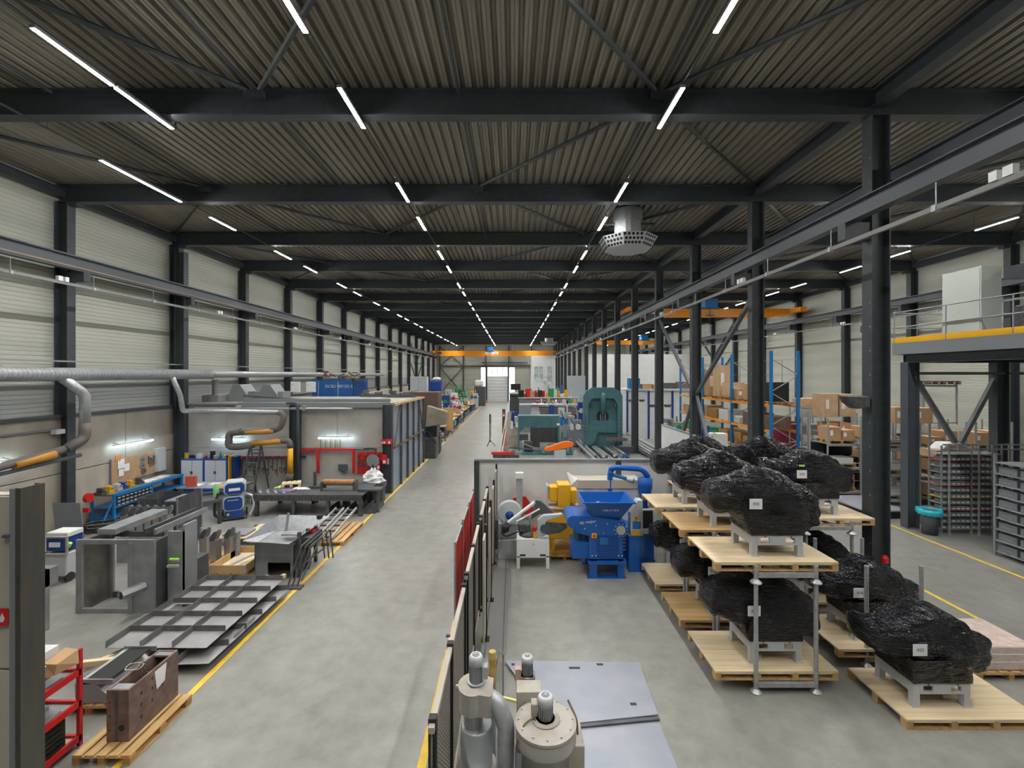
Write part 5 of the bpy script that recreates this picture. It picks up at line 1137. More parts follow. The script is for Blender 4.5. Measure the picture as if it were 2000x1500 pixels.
for i,x in enumerate((-12.45,-11.55)): 
    t=thing('white_switch_box','white switch box above the booth roof, %s one'%['left','right'][i],'switch box',(x-1.6+1.2,26.0,4.3),0,'white switch boxes'); B().box(0,.5,0,.2,.1,.7).make('case',WHITE,t,bev=.02); B().box(.1,.14,-.01,0,.5,.54).make('lock',BLACK,t)
CONT=mat('container_blue',(.01,.10,.33),.45)
def container(x,y,z,w_,l,lab):
    t=thing('shipping_container',lab,'container',(x,y,z)); h=2.55
    B().box(.05,w_-.05,.05,l-.05,.05,h-.05).make('shell',CONT,t)
    for k in range(2):
        d_=B().box(.08+k*(w_/2-.06),w_/2-.02+k*(w_/2-.06),0,.05,.12,h-.12).make('door',CONT,t); B().tube((.4+k*(w_/2),-.02,.15),(.4+k*(w_/2),-.02,h-.15),.02,6).make('lock_rod',LGREY,d_)
    for k in range(int(l/.3)): B().box(w_-.05,w_,.15+k*.3,.3+k*.3,.12,h-.12).make('side_corrugation',CONT,t)
    for x_ in (0,w_-.1):
        for y_ in (0,l-.1): B().box(x_,x_+.1,y_,y_+.1,0,h).make('corner_post',CONT,t)
    text('DCSU 987152 5',.26,WHITE,t,(w_*.68,-.03,2.1)) if w_>2.3 else None
    return t
container(-12.75,28.6,0,2.5,3.2,'lower blue shipping container hidden behind the booth'); container(-12.75,28.6,2.56,2.5,3.2,'blue shipping container with white lettering above the booth roof')
t=thing('scrap_bundle','dark heap of twisted scrap on top of the blue container','scrap heap',(-12.3,28.8,5.12))
r=random.Random(8)
for k in range(16): 
    a=Vector((r.uniform(0,2.2),r.uniform(.2,1.8),r.uniform(.03,.45))); B().bar(a,a+Vector((r.uniform(-.6,.6),r.uniform(-.4,.4),r.uniform(-.1,.25))),r.uniform(.05,.16)).make('scrap_piece',[RUST,DARK,WOODD][k%3],t)
B().box(-.3,2.4,0,1.8,-.0,.05).make('tray',DARK,t)
# ================= right side =================
def mezz():
    t=thing('mezzanine','grey steel mezzanine platform with yellow kick plate at the right edge','platform',(13.9,6.0,0))
    L=10.5;W_=8.7
    B().box(0,W_,0,L,6.45,6.54).make('deck',GREY,t); B().box(-.02,.06,0,L,6.13,6.54).make('edge_fascia',GREY,t); B().box(0,W_,L-.06,L+.02,6.13,6.54).make('end_fascia',STEELG,t)
    B().ibeam((.1,L-.35,5.98),(W_,L-.35,5.98),.3,.2).make('main_beam',STEEL,t); B().ibeam((.15,0,5.98),(.15,L-.3,5.98),.3,.2).make('main_beam',STEEL,t)
    for x,y in ((.15,L-.55),(3.3,L-.55),(6.6,L-.55),(.15,L-5.7),(.15,.2)): vcol(0,5.85).make('column',STEELG,t).location=(x,y,0); 
    B().bar((.3,L-.55,5.45),(6.5,L-.55,5.45),.1).make('tie_beam',GREY,t)
    B().bar((.3,L-.55,5.35),(1.75,L-.55,3.0),.13).make('brace',GREY,t); B().bar((3.2,L-.55,5.35),(1.95,L-.55,3.0),.13).make('brace',GREY,t)
    B().box(-.01,.02,0,L,6.54,6.73).make('kick_plate',YEL,t)
    y=L-.08
    while y>0: B().tube((0,y,6.5),(0,y,7.64),.02,8).make('rail_post',GREY,t); y-=1.95
    for z in (7.1,7.64): B().tube((0,0,z),(0,L,z),.02,8).make('hand_rail',GREY,t)
    for x in (.9,1.9): B().tube((x,L,6.5),(x,L,7.64),.02,8).make('rail_post',GREY,t)
    for z in (7.1,7.64): B().tube((0,L,z),(W_,L,z),.02,8).make('hand_rail',GREY,t)
mezz()
MZW=mat('pale_green_white',(.40,.43,.40),.5)
t=thing('white_machine_cabinet','tall pale box cabinet standing on the mezzanine behind the railing','cabinet',(14.2,13.66,6.55)); B().box(0,.62,0,1.25,0,2.16).make('cabinet_body',MZW,t,bev=.01); B().box(-.012,0,.05,1.2,.05,2.1).make('side_door',MZW,t)
t=thing('mezzanine_conveyor','dark machinery with white sign plate on the mezzanine, far right edge','machine',(14.9,12.2,6.55)); B().box(0,1.6,0,1.2,0,.9).make('housing',DARK,t,bev=.03); B().box(.1,1.6,-.1,1.0,1.3,1.35).make('sign_shelf',WHITE,t); B().box(.2,1.6,-.12,-.1,1.35,1.6).make('sign_plate',WHITE,t); B().box(-.05,1.6,.2,1.3,1.7,2.1).make('upper_beam',STEEL,t)
for x in (.0,.8): B().box(x,x+.08,.1,.18,.9,1.7).make('post',GREY,t)
# bin shelves
t=thing('bin_shelving','galvanised shelving full of small grey bins beside the bin bag, right','shelving',(14.55,15.3,0))
W1=2.05
for x in (0,1.02,1.72,2.05): B().box(x,x+.04,0,.04,0,3.0).make('upright',GALV,t); B().box(x,x+.04,.46,.5,0,3.0).make('upright',GALV,t)
nrow=12
sb=mat('accent_red_strip',(.55,.12,.10),.5); sg_=mat('accent_yellow_strip',(.55,.52,.08),.5)
for j in range(nrow+1): B().box(0,2.09,0,.5,.18+j*.21-.02,.18+j*.21).make('shelf_board',[GALV,sg_,GALV,sb][j%4] if j in (0,3,5,7,11) else GALV,t)
bi=thing('small_parts_bin','x','bin',(0,0,0),0,'small grey parts bins on the right shelving')
B().prism([(0,0),(.0,.075),(.06,.13),(.3,.13),(.3,0)],0,.145,'x').make('body',GREY,bi); B().box(.02,.125,-.004,0,.015,.06).make('label_card',WHITE,bi)
first=True
for j in range(nrow):
    for i in range(11):
        x=14.55+.05+i*.158+(.04 if i>5 else 0); lab='small grey bin, %s shelf up from the floor, %s from the left'%(ORD[j],ORD[i])
        if first: bi.location=(x,15.32,.182+j*.21); bi['label']=lab; first=False
        else: dup(bi,(x,15.32,.182+j*.21),label=lab)
t=thing('steel_shelving','grey steel shelving of large bins at the right picture edge','shelving',(14.45,12.3,0))
for y in (0,1.2): 
    for x in (0,1.3): B().box(x,x+.06,y,y+.06,0,3.0).make('upright',GALVD,t)
for j in range(9):
    z=.12+j*.33; B().box(0,1.36,0,1.26,z,z+.025).make('shelf_board',GALV,t)
BING=mat('bin_slate_grey',(.19,.21,.235),.5)
lb=thing('large_grey_bin','x','bin',(0,0,0),0,'large grey bins on the edge shelving')
B().box(-.0,.25,0,.50,0,.2).make('body',BING,lb,bev=.01); B().box(-.01,0,.1,.4,.06,.12).make('label_card',GREY,lb)
first=True
for j in range(8):
    for i in range(2):
        lab='large grey bin on the edge shelving, %s level up, %s one'%(ORD[j],['nearer','farther'][i]); p=(14.5,12.38+i*.58,.15+j*.33)
        if first: lb.location=p; lb['label']=lab; first=False
        else: dup(lb,p,label=lab)
    for i in range(2): 
        gbox('large_front_bin','grey front-facing bin on the edge shelving, %s level up, %s one'%(ORD[j],['left','right'][i]),'bin',BING,14.82+i*.44,15.22+i*.44,12.32,12.8,.15+j*.33,.34+j*.33,.01,'front bins on the edge shelving')
t=thing('railing','thin galvanised railing in front of and above the bin shelving','railing',(14.3,15.1,0))
for z in (2.9,3.06): B().bar((.1,0,z),(5,0,z),.04).make('rail',GALV,t)
for x in (.3,1.3,2.3,3.4,4.6): B().box(x,x+.04,-.02,.02,0,3.06).make('post',GALV,t)
t=thing('waste_bin','dark grey waste bin with turquoise liner bag beside the shelving','waste bin',(14.15,15.3,0))
B().lathe([(.0,.0),(.21,.0),(.27,.8)],(0,0,0),24).make('bin_body',mat('dark_bin',(.07,.08,.09),.5),t,smooth=True)
b=B(); n=26; vs=[]
for (rr,z) in ((.2,.6),(.27,.84),(.33,.86),(.35,.72),(.33,.66)):
    for k in range(n): a=2*math.pi*k/n; q=1+.08*math.sin(k*2.3)+.05*math.sin(k*5.1); vs.append((rr*q*math.cos(a),rr*q*math.sin(a),z+.02*math.sin(k*3.1)))
b.add(vs,[(i*n+j,i*n+(j+1)%n,(i+1)*n+(j+1)%n,(i+1)*n+j) for i in range(4) for j in range(n)]); b.make('liner_bag',mat('turquoise_bag',(.02,.42,.52),.3),t,smooth=True)
# post racks with goods behind
def prack(x,y,lab,levels=3,w_=1.5,l=1.2,h=1.05,g='galvanised racks along the right wall'):
    t=thing('storage_rack',lab,'rack',(x,y,0),0,g)
    for a in (0,w_):
        for c2 in (0,l): B().tube((a,c2,0),(a,c2,levels*h+.3),.04,8).make('post',GALV,t)
    for k in range(levels):
        z=.15+k*h
        B().box(0,w_,-.03,.03,z,z+.07).make('beam',GALV,t); B().box(0,w_,l-.03,l+.03,z,z+.07).make('beam',GALV,t)
        B().box(.02,w_-.02,0,l,z+.07,z+.09).make('deck_sheet',GALVD,t)
def carton(x,y,z,w_,l,h,m_,lab,g=None,tape=True,nm='cardboard_box',cat='box'):
    t=thing(nm,lab,cat,(x,y,z),0,g); B().box(0,w_,0,l,0,h).make('carton_body',m_,t,bev=.006)
    if tape: B().box(w_*.12,w_*.35,-.004,0,h*.35,h*.75).make('label_sheet',PAPER,t)
    return t
k=0
spots=[(15.3,18.6),(17.2,18.6),(19.1,18.6),(13.9,19.9),(16.2,21),(18.4,21)]
names=['front left','front middle','front right','behind the mezzanine column','rear middle','rear right']
for (x,y),nm in zip(spots,names):
    prack(x,y,'galvanised storage rack of crates under the mezzanine, %s'%nm)
    r=random.Random(k)
    for lv in range(4):
        z=.15+lv*1.05+.10 if lv<3 else 3.26
        if lv==3: 
            continue
        pallet(1.2,.9,(x+.12,y+.12,z),0,'pallet on level %s of the storage rack, %s'%(['one','two','three'][lv],nm),5,WOOD,WOODD)
        typ=r.choice(['c','c','p','w','s'])
        w_=r.uniform(.45,.6)
        if typ in 'cp':
            for q in range(2): carton(x+.15+q*.6,y+.15,z+.146,.55,.7,r.uniform(.3,.6),CARD if typ=='c' else PLY,'%s on level %s of the storage rack, %s, %s'%('brown carton' if typ=='c' else 'plywood box',['one','two','three'][lv],nm,['left one','right one'][q]),'boxes on the storage racks')
        elif typ=='w': carton(x+.15,y+.15,z+.146,1.1,.7,.25,WHITE,'low white crate on level %s of the storage rack, %s'%(['one','two','three'][lv],nm),'boxes on the storage racks',False)
        else:
            for q in range(3): gbox('metal_bar','dark steel bar on level %s of the storage rack, %s, %s'%(['one','two','three'][lv],nm,['front','middle','rear'][q]),'steel bar',RAWD,x-.1,x+1.5,y+.15+q*.25,y+.3+q*.25,z+.146,z+.24,0,'bars on the storage racks')
    k+=1
t=thing('tall_rack_frame','empty tall galvanised frame holding a brown pallet above the cartons','rack',(17.3,19.0,3.3))
for a in (0,1.4): B().tube((a,0,0),(a,0,1.75),.04,8).make('post',GALV,t)
B().box(0,1.4,-.03,.03,1.6,1.67).make('beam',GALV,t); B().box(0,1.4,-.03,.03,.05,.1).make('beam',GALV,t)
pallet(1.4,.8,(17.3,18.8,5.0),0,'reddish pallet highest under the mezzanine',6,RUST,RUST)
carton(15.6,18.4,3.42,.75,.6,.65,CARD,'larger brown carton below the mezzanine tie beam, left one','cartons under the mezzanine'); carton(16.4,18.4,3.42,.75,.6,.62,CARD,'larger brown carton below the mezzanine tie beam, right one','cartons under the mezzanine')
t=thing('white_bulk_bag','crumpled white bag in a pale wooden tray near the mezzanine braces','bag',(15.7,16.6,2.35)); B().box(-.1,1.5,0,.7,-.0,.25).make('wooden_tray',PLY,t); B().prism([(.1,.25),(1.3,.25),(1.2,.36),(.85,.52),(.4,.52)],.05,.6,'y').make('bag_body',WHITE,t,bev=.04)
prack(15.6,16.45,'galvanised rack under the white bag behind the bin shelves',2,1.6,.9,1.1)
gbox('blue_plastic_tub','blue plastic tub between the two big right columns','tub',BLUEM,16.7,17.4,20.2,20.9,3.25,3.95,.04)

# big boxes on galvanised racks behind steel column
for i,(px0,px1,y0,y1) in enumerate([(1610,1637,769,815),(1640,1671,770,814)]):
    d=25.0; a=at(px0,y1,d); b_=at(px1,y0,d); t=carton(a.x,d,a.z,b_.x-a.x,1.0,b_.z-a.z,PLY,'big pale plywood crate on a rack left of the steel column, %s'%['left','right'][i],'big plywood crates')
for i,(px0,px1,y0,y1) in enumerate([(1619,1637,826,847),(1641,1664,826,847)]):
    d=25.0; a=at(px0,y1,d); b_=at(px1,y0,d); t=carton(a.x,d,a.z,b_.x-a.x,1.0,b_.z-a.z,mat('orange_ply',(.55,.26,.12),.6) if i==0 else bpy.data.materials['orange_ply'],'orange plywood crate below the big pale crates, %s'%['left','right'][i],'orange crates')
for i,px in enumerate((1600,)):
    a=at(1603,0,24.9).x
    prack(a,24.9,'galvanised rack carrying the plywood crates left of the steel column',3,2.0,1.1,1.0)
for i,(px,py) in enumerate([(1570,795),(1570,815),(1580,850)]):
    a=at(px,py,26.5); carton(a.x-.2,26.5,a.z,1.0,.8,.5,[PLY,LGREY,LGREY][i],'%s in the rack between blue uprights and plywood crates'%['open plywood tray','grey plastic crate, upper','grey plastic crate, lower'][i],None,False)
prack(at(1565,0,26.4).x,26.4,'galvanised rack between the blue uprights and the plywood crates',3,1.4,1.1,1.1)
gbox('maroon_curtain','maroon sheet covering the rack behind the blue uprights','cover sheet',mat('maroon',(.25,.02,.05),.6),at(1545,0,26.3).x,at(1592,0,26.3).x,28.0,28.2,.0,2.5,0)
# blue-orange pallet racking
t=thing('pallet_racking','tall blue and orange pallet racking along the right bay','pallet racking',(13.0,22.7,0))
YS=[0,4.1,8.2,12.3]
for y in YS:
    for x in (0,1.35): B().box(x-.05,x+.07,y-.05,y+.07,0,6.6).make('upright',BLUEM,t)
    z=.3;s=0
    while z<6.2: B().bar((0 if s else 1.35,y,z),(1.35 if s else 0,y,z+.8),.04).make('lattice_brace',GALV,t); z+=.85; s=1-s
for k in range(3):
    for z in (1.2,2.45,3.75):
        for x in (-.05,1.35): B().box(x,x+.06,YS[k]+.05,YS[k+1]-.05,z,z+.13).make('beam',ORA,t)
for z in (4.6,5.4,6.2):
    B().bar((1.45,.0,z),(1.45,12.3,z),.03).make('safety_mesh_rail',GALVD,t)
for k in range(9): B().bar((1.45,k*1.5,3.8),(1.45,k*1.5,6.2),.025).make('safety_mesh_post',GALVD,t)
rk=0
GO=[(22.9,3.88,'low stack of black plastic trays',BLACK,.95,1.0,1.1),(24.4,3.88,'chipboard crate',OSB,1.1,1.2,.95),(26.3,3.88,'small brown crate marked 4x2',CARD,.8,.9,.6),(27.2,3.88,'pale pink carton stack',PLY,.9,1.0,1.0),(28.6,3.88,'square light plywood box',PLY,.9,.9,2.2),(30.2,3.88,'yellowish carton',CARD,.9,1.0,1.9),(32.3,3.88,'flat grey crate',GREY,.9,1.1,.4)]
for y,z,nm,m_,w_,l,h in GO:
    pallet(1.2,1.1,(13.05,y,z),0,'pallet under the %s high on the blue racking'%nm,5)
    t=carton(13.1,y+.03,z+.146,w_,l,h*.9,m_,'%s on the upper level of the blue pallet racking'%nm,None,m_!=BLACK,'racked_crate','crate')
    if '4x2' in nm: text('4x2',.3,RED,t,(-.01,.5,.3),(math.pi/2,0,-math.pi/2))
r=random.Random(21)
for lv,z in enumerate((1.34,2.59)):
    for i in range(8):
        y=23.0+i*1.5; m_,nm=[(CARD,'brown carton'),(RUST,'dark brown bundle'),(BLACK,'black wrapped bundle'),(WOODD,'timber bundle'),(GREEN,'green case'),(WHITE,'white box')][r.randrange(6)]
        h=r.uniform(.35,.75)
        carton(13.1,y,z+.0,1.1,1.2,h,m_,'%s on the %s level of the blue racking, %s from the front'%(nm,['lowest','middle'][lv],ORD[i]),'goods on the blue racking',m_==WHITE,'racked_bundle','crate')
# clutter between column and racks (dark wrapped + red)
t=thing('wrapped_goods_stack','stack of black wrapped goods with white sheets, left of the steel column','wrapped goods',(14.3,20.8,0)); B().box(0,1.7,0,1.2,.15,1.6).make('lower_stack',WRAP,t,bev=.06); B().box(.1,1.5,.1,1.1,1.62,2.3).make('upper_stack',WRAP,t,bev=.12)
for x in (.4,1.0,1.3): B().box(x,x+.22,-.02,0,1.0,1.35).make('label_sheet',PAPER,t)
for z in (.5,.9,1.3): B().box(-.1,1.8,-.05,1.25,z,z+.03).make('divider_board',PLY,t)
t=thing('red_compressor','red compressor with white label behind the wrapped machines','compressor',(12.0,20.3,0)); B().lathe([(.0,-.35),(.32,-.3),(.32,.3),(.0,.35)],(0,0,1.1),18,'x').make('tank',RED,t,smooth=True); B().box(-.3,.3,-.25,.25,0,.8).make('base',GREY,t); B().box(-.12,.12,-.34,-.32,1.0,1.2).make('label',PAPER,t); B().box(-.45,-.2,-.1,.15,1.3,1.5).make('head',RED,t)
for i,(x,y,w_,h,m_,lab) in enumerate([(11.2,21.6,.7,1.5,LGREY,'grey machine cabinet left of the red compressor'),(12.6,22,.8,1.9,LIDM,'beige cabinet with a yellow sticker behind the red compressor'),(10.4,22.5,1.1,1.1,GREY,'low grey rounded cover behind the wrapped machines'),(15.2,22.6,.9,.9,YEL,'yellow pallet truck beside the wrapped goods')]):
    t=thing('shop_cabinet',lab,'cabinet',(x,y,0)); B().box(0,w_,0,.7,.1,h).make('cabinet_body',m_,t,bev=.05); B().box(.05,w_-.05,.05,.65,0,.1).make('plinth',BLACK,t); B().box(.1,.3,-.01,0,h*.6,h*.75).make('sticker',YEL if m_!=YEL else BLACK,t)
t=thing('flat_grey_table','low grey plate table on the floor behind the steel column','table',(13.2,16.9,0)); B().box(0,1.6,0,2.2,.25,.3).make('table_top',SHEETM,t); B().box(0,1.6,0,.08,.0,.25).make('skirt',BLACK,t)
t=thing('column_lamp','dark bowl-shaped lamp mounted on the big steel column','lamp',(8.0,10.35,4.7)); B().prism([(-.45,.22),(.12,.22),(.12,-.05),(-.2,-.08),(-.4,.08)],-.12,.12,'y').make('lamp_body',DARK,t,bev=.03)
t=thing('column_alarm','small red alarm light low on the big steel column','alarm',(8.42,10.2,1.15)); B().lathe([(.07,0),(.07,.1),(.04,.16)],(0,0,0),14).make('lens',RED,t); B().box(-.06,.06,-.03,.05,-.05,0).make('base',BLACK,t)
for i,(yy,side) in enumerate([(D0+SP*4,-1),(D0+SP*4,1),(D0+SP*5,-1),(D0+SP*5,1)]):
    t=thing('column_lamp','small dark flood lamp on a middle column behind the first, %s'%['lower left','lower right','farther left','farther right'][i],'lamp',(XC+side*.45,yy-.1,3.6),0,'column flood lamps'); B().prism([(-.2,.1),(.2,.1),(.12,-.05),(-.12,-.05)],-.1,.1,'y').make('lamp_body',DARK,t)
# ================= behind the white screen =================
def U(nm,lab,cat,d,o=(0,0)): return thing(nm,lab,cat,(at(*o,d).x,d,0))
# hydraulic power unit teal, d ~ 20
d=30.5
x0=at(1012,0,d).x; x1=at(1093,0,d).x
t=thing('hydraulic_unit','teal hydraulic power unit with ribbed tank on a raised frame','machine',(x0,d,0)); W_=x1-x0
Z=lambda py,dd=d: CZ-(py-VY)*dd/F
B().box(.0,W_,0,1.1,Z(832),Z(812)).make('tank',TEAL,t,bev=.02)
for i in range(11): B().box(.03+i*W_/11,.03+i*W_/11+.1,-.04,0,Z(832),Z(812)).make('tank_rib',TEAL,t)
for x in (0,W_-.1):
    for y in (0,1.0): B().box(x,x+.1,y,y+.1,.1,Z(832)).make('leg',TEAL,t)
B().box(-.4,W_+.9,-.2,1.4,0,.14).make('base_frame',TEAL,t); B().box(.0,W_,-.03,.0,Z(832)-.1,Z(832)).make('front_rail',TEAL,t)
B().prism([(.1,Z(834)-.4),(.1,Z(834)),(.5,Z(834))],0,.05,'y').make('gusset',TEAL,t)
B().lathe([(.22,0),(.22,.6)],(W_-.8,.4,.45),16,'x').make('pump_motor',TEAL,t); B().box(.4,1.0,.3,.8,.15,.8).make('valve_block',DARK,t,bev=.03); B().box(.1,.7,.4,.9,.9,1.3).make('valve_block',STEELG,t,bev=.03)
B().pipe([(.2,.1,.8),(.9,.05,.5),(1.4,.1,.4),(1.7,.2,.2)],.05,8,.1).make('hose',GREY,t); B().pipe([(.1,.2,.4),(.8,-.05,.35),(1.5,0,.25)],.05,8,.1).make('hose',RAWD,t)
B().box(W_-.2,W_+.0,-.06,-.04,Z(832)+.05,Z(832)+.18).make('label_plate',WHITE,t)
for x,h in ((W_+.15,1.5),(W_+.35,1.2),(W_+.7,1.0)): B().box(x,x+.15,.1,.4,.14,h).make('column_pipe',TEAL,t,bev=.02)
t=thing('cream_guard_panel','cream slanted guard panel left of the teal hydraulic unit','panel',(at(983,0,30).x,30.0,0)); B().prism([(0,0.2),(.35,.2),(.55,2.9),(.3,2.9)],0,.1,'y').make('sheet',LIDM,t); B().bar((-.25,-.6,.05),(.15,.6,2.4),.06).make('leaning_pole',PINE,t); B().bar((-.1,-.7,.05),(.25,.5,2.3),.05).make('leaning_pole',WHITE,t); B().bar((.02,-.7,.05),(.35,.4,2.3),.05).make('leaning_pole',RED,t)
extinguisher((at(984,0,34).x,34,2.1),'red fire extinguisher left of the teal hydraulic unit'); gbox('extinguisher_post','grey stand post carrying the extinguisher near the teal unit','post',DARK,at(981,0,34.1).x,at(987,0,34.1).x,34.09,34.2,0,2.8)
t=thing('control_desk','grey control desk with wide shelf behind the teal unit','desk',(at(1028,0,33.5).x,33.5,0)); B().box(.3,1.0,.1,.6,0,2.5).make('desk_body',DARK,t,bev=.02); B().box(-.5,1.5,-.2,.7,3.15,3.22).make('upper_plate',LGREY,t); B().box(.35,.95,.0,.5,2.5,3.15).make('riser',LGREY,t); B().box(.3,1.0,-.05,.5,2.2,2.6).make('ribbed_box',LGREY,t)
t=thing('monitor','black monitor on a white desk above the machines, right of the far door','monitor',(at(1007,0,45).x,45,0)); B().box(-.5,.5,0,.06,3.88,4.5).make('screen',BLACK,t,bev=.01); B().box(-.03,.03,0,.06,3.65,3.9).make('stand_neck',GREY,t); B().box(-.7,.7,-.3,.5,3.5,3.66).make('white_desk',WHITE,t,bev=.03); B().box(-.6,.7,-.25,.4,3.35,3.5).make('desk_base',DARK,t); B().box(-.6,.4,-.1,.3,0,3.35).make('pedestal',DARK,t)
# machine body with ROX letters
t=thing('machine_line','grey and white machine line with blue-white letters beside the teal press','machine',(at(1045,0,36).x,36,0)); 
B().box(0,3.3,0,1.2,2.2,2.75).make('machine_bed',mat('brown_grey_bed',(.16,.13,.12),.5),t,bev=.03); B().box(-.2,3.4,-.1,1.3,2.95,3.05).make('top_rail',LGREY,t); B().box(1.1,1.5,-.3,.3,2.0,3.0).make('blue_cover',BLUED,t,bev=.03); B().box(0.2,3.2,.1,1.0,0,2.2).make('base',DARK,t)
B().box(1.85,3.0,-.35,-.3,1.65,2.15).make('sign_panel',DARK,t); text('RO',.42,WHITE,t,(2.15,-.36,1.9)); text('X',.42,mat('cyan_letter',(.02,.5,.7),.5),t,(2.55,-.36,1.9))
B().lathe([(.45,0),(.45,.3)],(2.9,-.2,1.3),18,'y').make('flywheel',GREY,t); B().box(1.9,2.6,-.6,-.2,.5,1.3).make('white_cabinet',LGREY,t,bev=.02)
def machinery(x,y,lab,s,seed,cols_,w_=1.2,h=1.8):
    r=random.Random(seed); t=thing('machine_tool',lab,'machine',(x,y,0))
    B().box(0,w_,0,.8,.05,h*.55).make('base',cols_[0],t,bev=.03); B().box(w_*.08,w_*.5,.1,.7,h*.55,h*.92).make('column',cols_[1],t,bev=.04); B().box(w_*.45,w_*.98,.1,.6,h*.6,h*.8).make('head',cols_[0],t,bev=.04)
    B().lathe([(.18*s,0),(.18*s,.15)],(w_*.7,-.1,h*.6),14,'y').make('wheel',cols_[2],t); B().tube((0,.2,h*.62),(w_*1.1,.2,h*.62),.06*s,8).make('shaft',GALV,t); B().tube((w_*.7,.3,h*.7),(w_*.7,.3,h),.05*s,8).make('spindle',cols_[1],t); B().box(w_*.15,w_*.4,-.02,0,h*.5,h*.7).make('panel',cols_[2],t); B().pipe([(w_*.2,.0,h*.85),(w_*.5,-.1,h*.6),(w_*.8,.0,h*.72)],.03,6,.1).make('hose',BLACK,t)
    return t
for i,(px,d_,h,cc,lab) in enumerate([(1092,44,4.4,(LGREY,BLUEM,RED),'machine tool with red and blue pump in front of the staircase'),(1066,43,3.9,(GREY,LGREY,BLUED),'grey machine with blue wheel left of the white staircase'),(1110,43,3.9,(GALV,LGREY,BLUEM),'shiny machine head with silver elbows left of the grey cabinet'),(1128,40,3.7,(BLUED,GALV,LGREY),'blue and steel machine part before the tall grey cabinet'),(1046,46,4.1,(LGREY,GREY,BLUEM),'pale machine behind the monitor desk')]):
    machinery(at(px,0,d_).x-.6,d_,lab,1.2,i,cc,1.3,h)
t=thing('tall_grey_cabinet','tall pale grey two-door cabinet behind the teal press','cabinet',(at(1109,0,45).x,45,0)); B().box(0,1.75,0,.7,0,5.3).make('cabinet_body',mat('pale_cabinet',(.42,.47,.49),.5),t,bev=.02)
for k in range(2): B().box(.03+k*.86,.86+k*.86,-.02,0,.1,5.1).make('door',bpy.data.materials['pale_cabinet'],t)
# teal press (O frame)
d=31.0; X=lambda px,dd=d: at(px,0,dd).x
t=thing('teal_press','tall teal press frame with arched top and central cylinder','machine',(X(1140),d,0)); b0=X(1140)
x0=0;x1=X(1216)-b0; zt=Z(757,d); 
def arch(y0,y1,nm):
    c=.45
    out=[(x0,0),(x0,zt-c*1.3),(x0+c*.35,zt-c*.6),(x0+c,zt-.1),(x0+c*1.4,zt),(x1-c*1.4,zt),(x1-c,zt-.1),(x1-c*.35,zt-c*.6),(x1,zt-c*1.3),(x1,0),(x1-.35,0),(x1-.35,Z(790,d)),(x1-.6,Z(778,d)),(x0+.6,Z(778,d)),(x0+.35,Z(790,d)),(x0+.35,0)]
    n=len(out); pr=[(0,15,14,1),(1,14,2),(2,14,13,3),(3,13,4),(4,13,12,5),(5,12,6),(6,12,7),(7,12,11,8),(8,11,9),(9,11,10)]
    vs=[(a,y0,z) for a,z in out]+[(a,y1,z) for a,z in out]
    fs=[tuple(q) for q in pr]+[tuple(n+i for i in q)[::-1] for q in pr]+[(i,(i+1)%n,n+(i+1)%n,n+i) for i in range(n)]
    B().add(vs,fs).make(nm,TEAL,t)
arch(0,.5,'front_frame')
B().box(.35,x1-.35,.1,.6,Z(846,d),Z(822,d)).make('lower_block',TEAL,t,bev=.03); B().box(.3,x1-.3,.25,.5,.1,Z(778,d)).make('back_plate',TEAL,t)
B().lathe([(.2,Z(808,d)),(.2,Z(772,d)),(.12,Z(767,d))],((x1)/2,-.02,0),18).make('main_cylinder',TEAL,t,smooth=True)
B().lathe([(.42,0),(.42,.06)],(x1/2,.18,Z(814,d)),24,'y').make('dark_opening',BLACK,t)
for k in range(3): B().tube((x1/2-.15+k*.15,.1,Z(822,d)),(x1/2-.15+k*.15,.1,Z(808,d)),.035,8).make('piston_rod',GALV,t)
for q in (.45,x1-.6): B().box(q,q+.15,-.1,.1,Z(795,d),Z(787,d)).make('side_lever',DARK,t)
g=B()
for k in range(10):
    z=.2+k*.25
    for q in (.06,x1-.16): g.box(q,q+.1,-.015,.0,z,z+.12)
g.make('adjuster_slots',DARK,t,kind='stuff')
B().prism([(.35,.6),(.6,.6),(x1*.4,1.6),(.35,2.0)],-.05,.1,'y').make('guide_wedge',TEAL,t)
# steel bar stock
t=thing('brown_channel','brown steel channel lying across the bar stock before the press','steel bar',(X(1183,31),30.6,.9)); B().box(0,1.4,0,.2,0,.2).make('channel_web',RUST,t)
gbox('bar_stock_tray','dark steel tray of bar stock right of the teal press','tray',mat('dark_slate',(.05,.055,.07),.5),7.0,8.0,30,35,.15,.6,0)
bs=None
r=random.Random(4)
for i in range(22):
    x=4.9+i*.17+(1.5 if i>13 else 0); y0=27.2+r.uniform(0,.8); z=.3+.12*math.sin(i*1.7); lab='long steel bar in the stock behind the white screen, %s from the left'%ORD[i]
    t=thing('steel_bar',lab,'steel bar',(x,y0,z),0,'steel bars behind the screen wall'); l=r.uniform(8,10.5)
    B().bar((0,0,0),(-.2 if i<14 else -.1,l,.12),.13,.13).make('bar_body',[GALV,RAW,GALVD,RAWD,GALV][i%5],t); B().box(-.066,.066,-.006,0.0,-.066,.066).make('bar_end',[PAPER,RAWD][i%2],t)
for i,y in enumerate((28.2,32,36)): gbox('bar_rest','low dark trestle under the bar stock, %s'%['nearest','middle','farthest'][i],'trestle',DARK,4.8,7.4,y,y+.12,0,.18,0)
for i in range(3):
    t=thing('long_rail','long rusty rail along the foot of the white side screen, %s'%['left','middle','right'][i],'steel rail',(8.75+i*.35,26.5,.25),0,'rails by the side screen'); B().bar((0,0,0),(0,9.5,.05),.12,.1).make('rail_body',[RAWD,RUST,RAW][i],t); B().bar((0,.05,.07),(0,9.4,.12),.05,.04).make('rail_head',WOOD if i==1 else RAW,t)
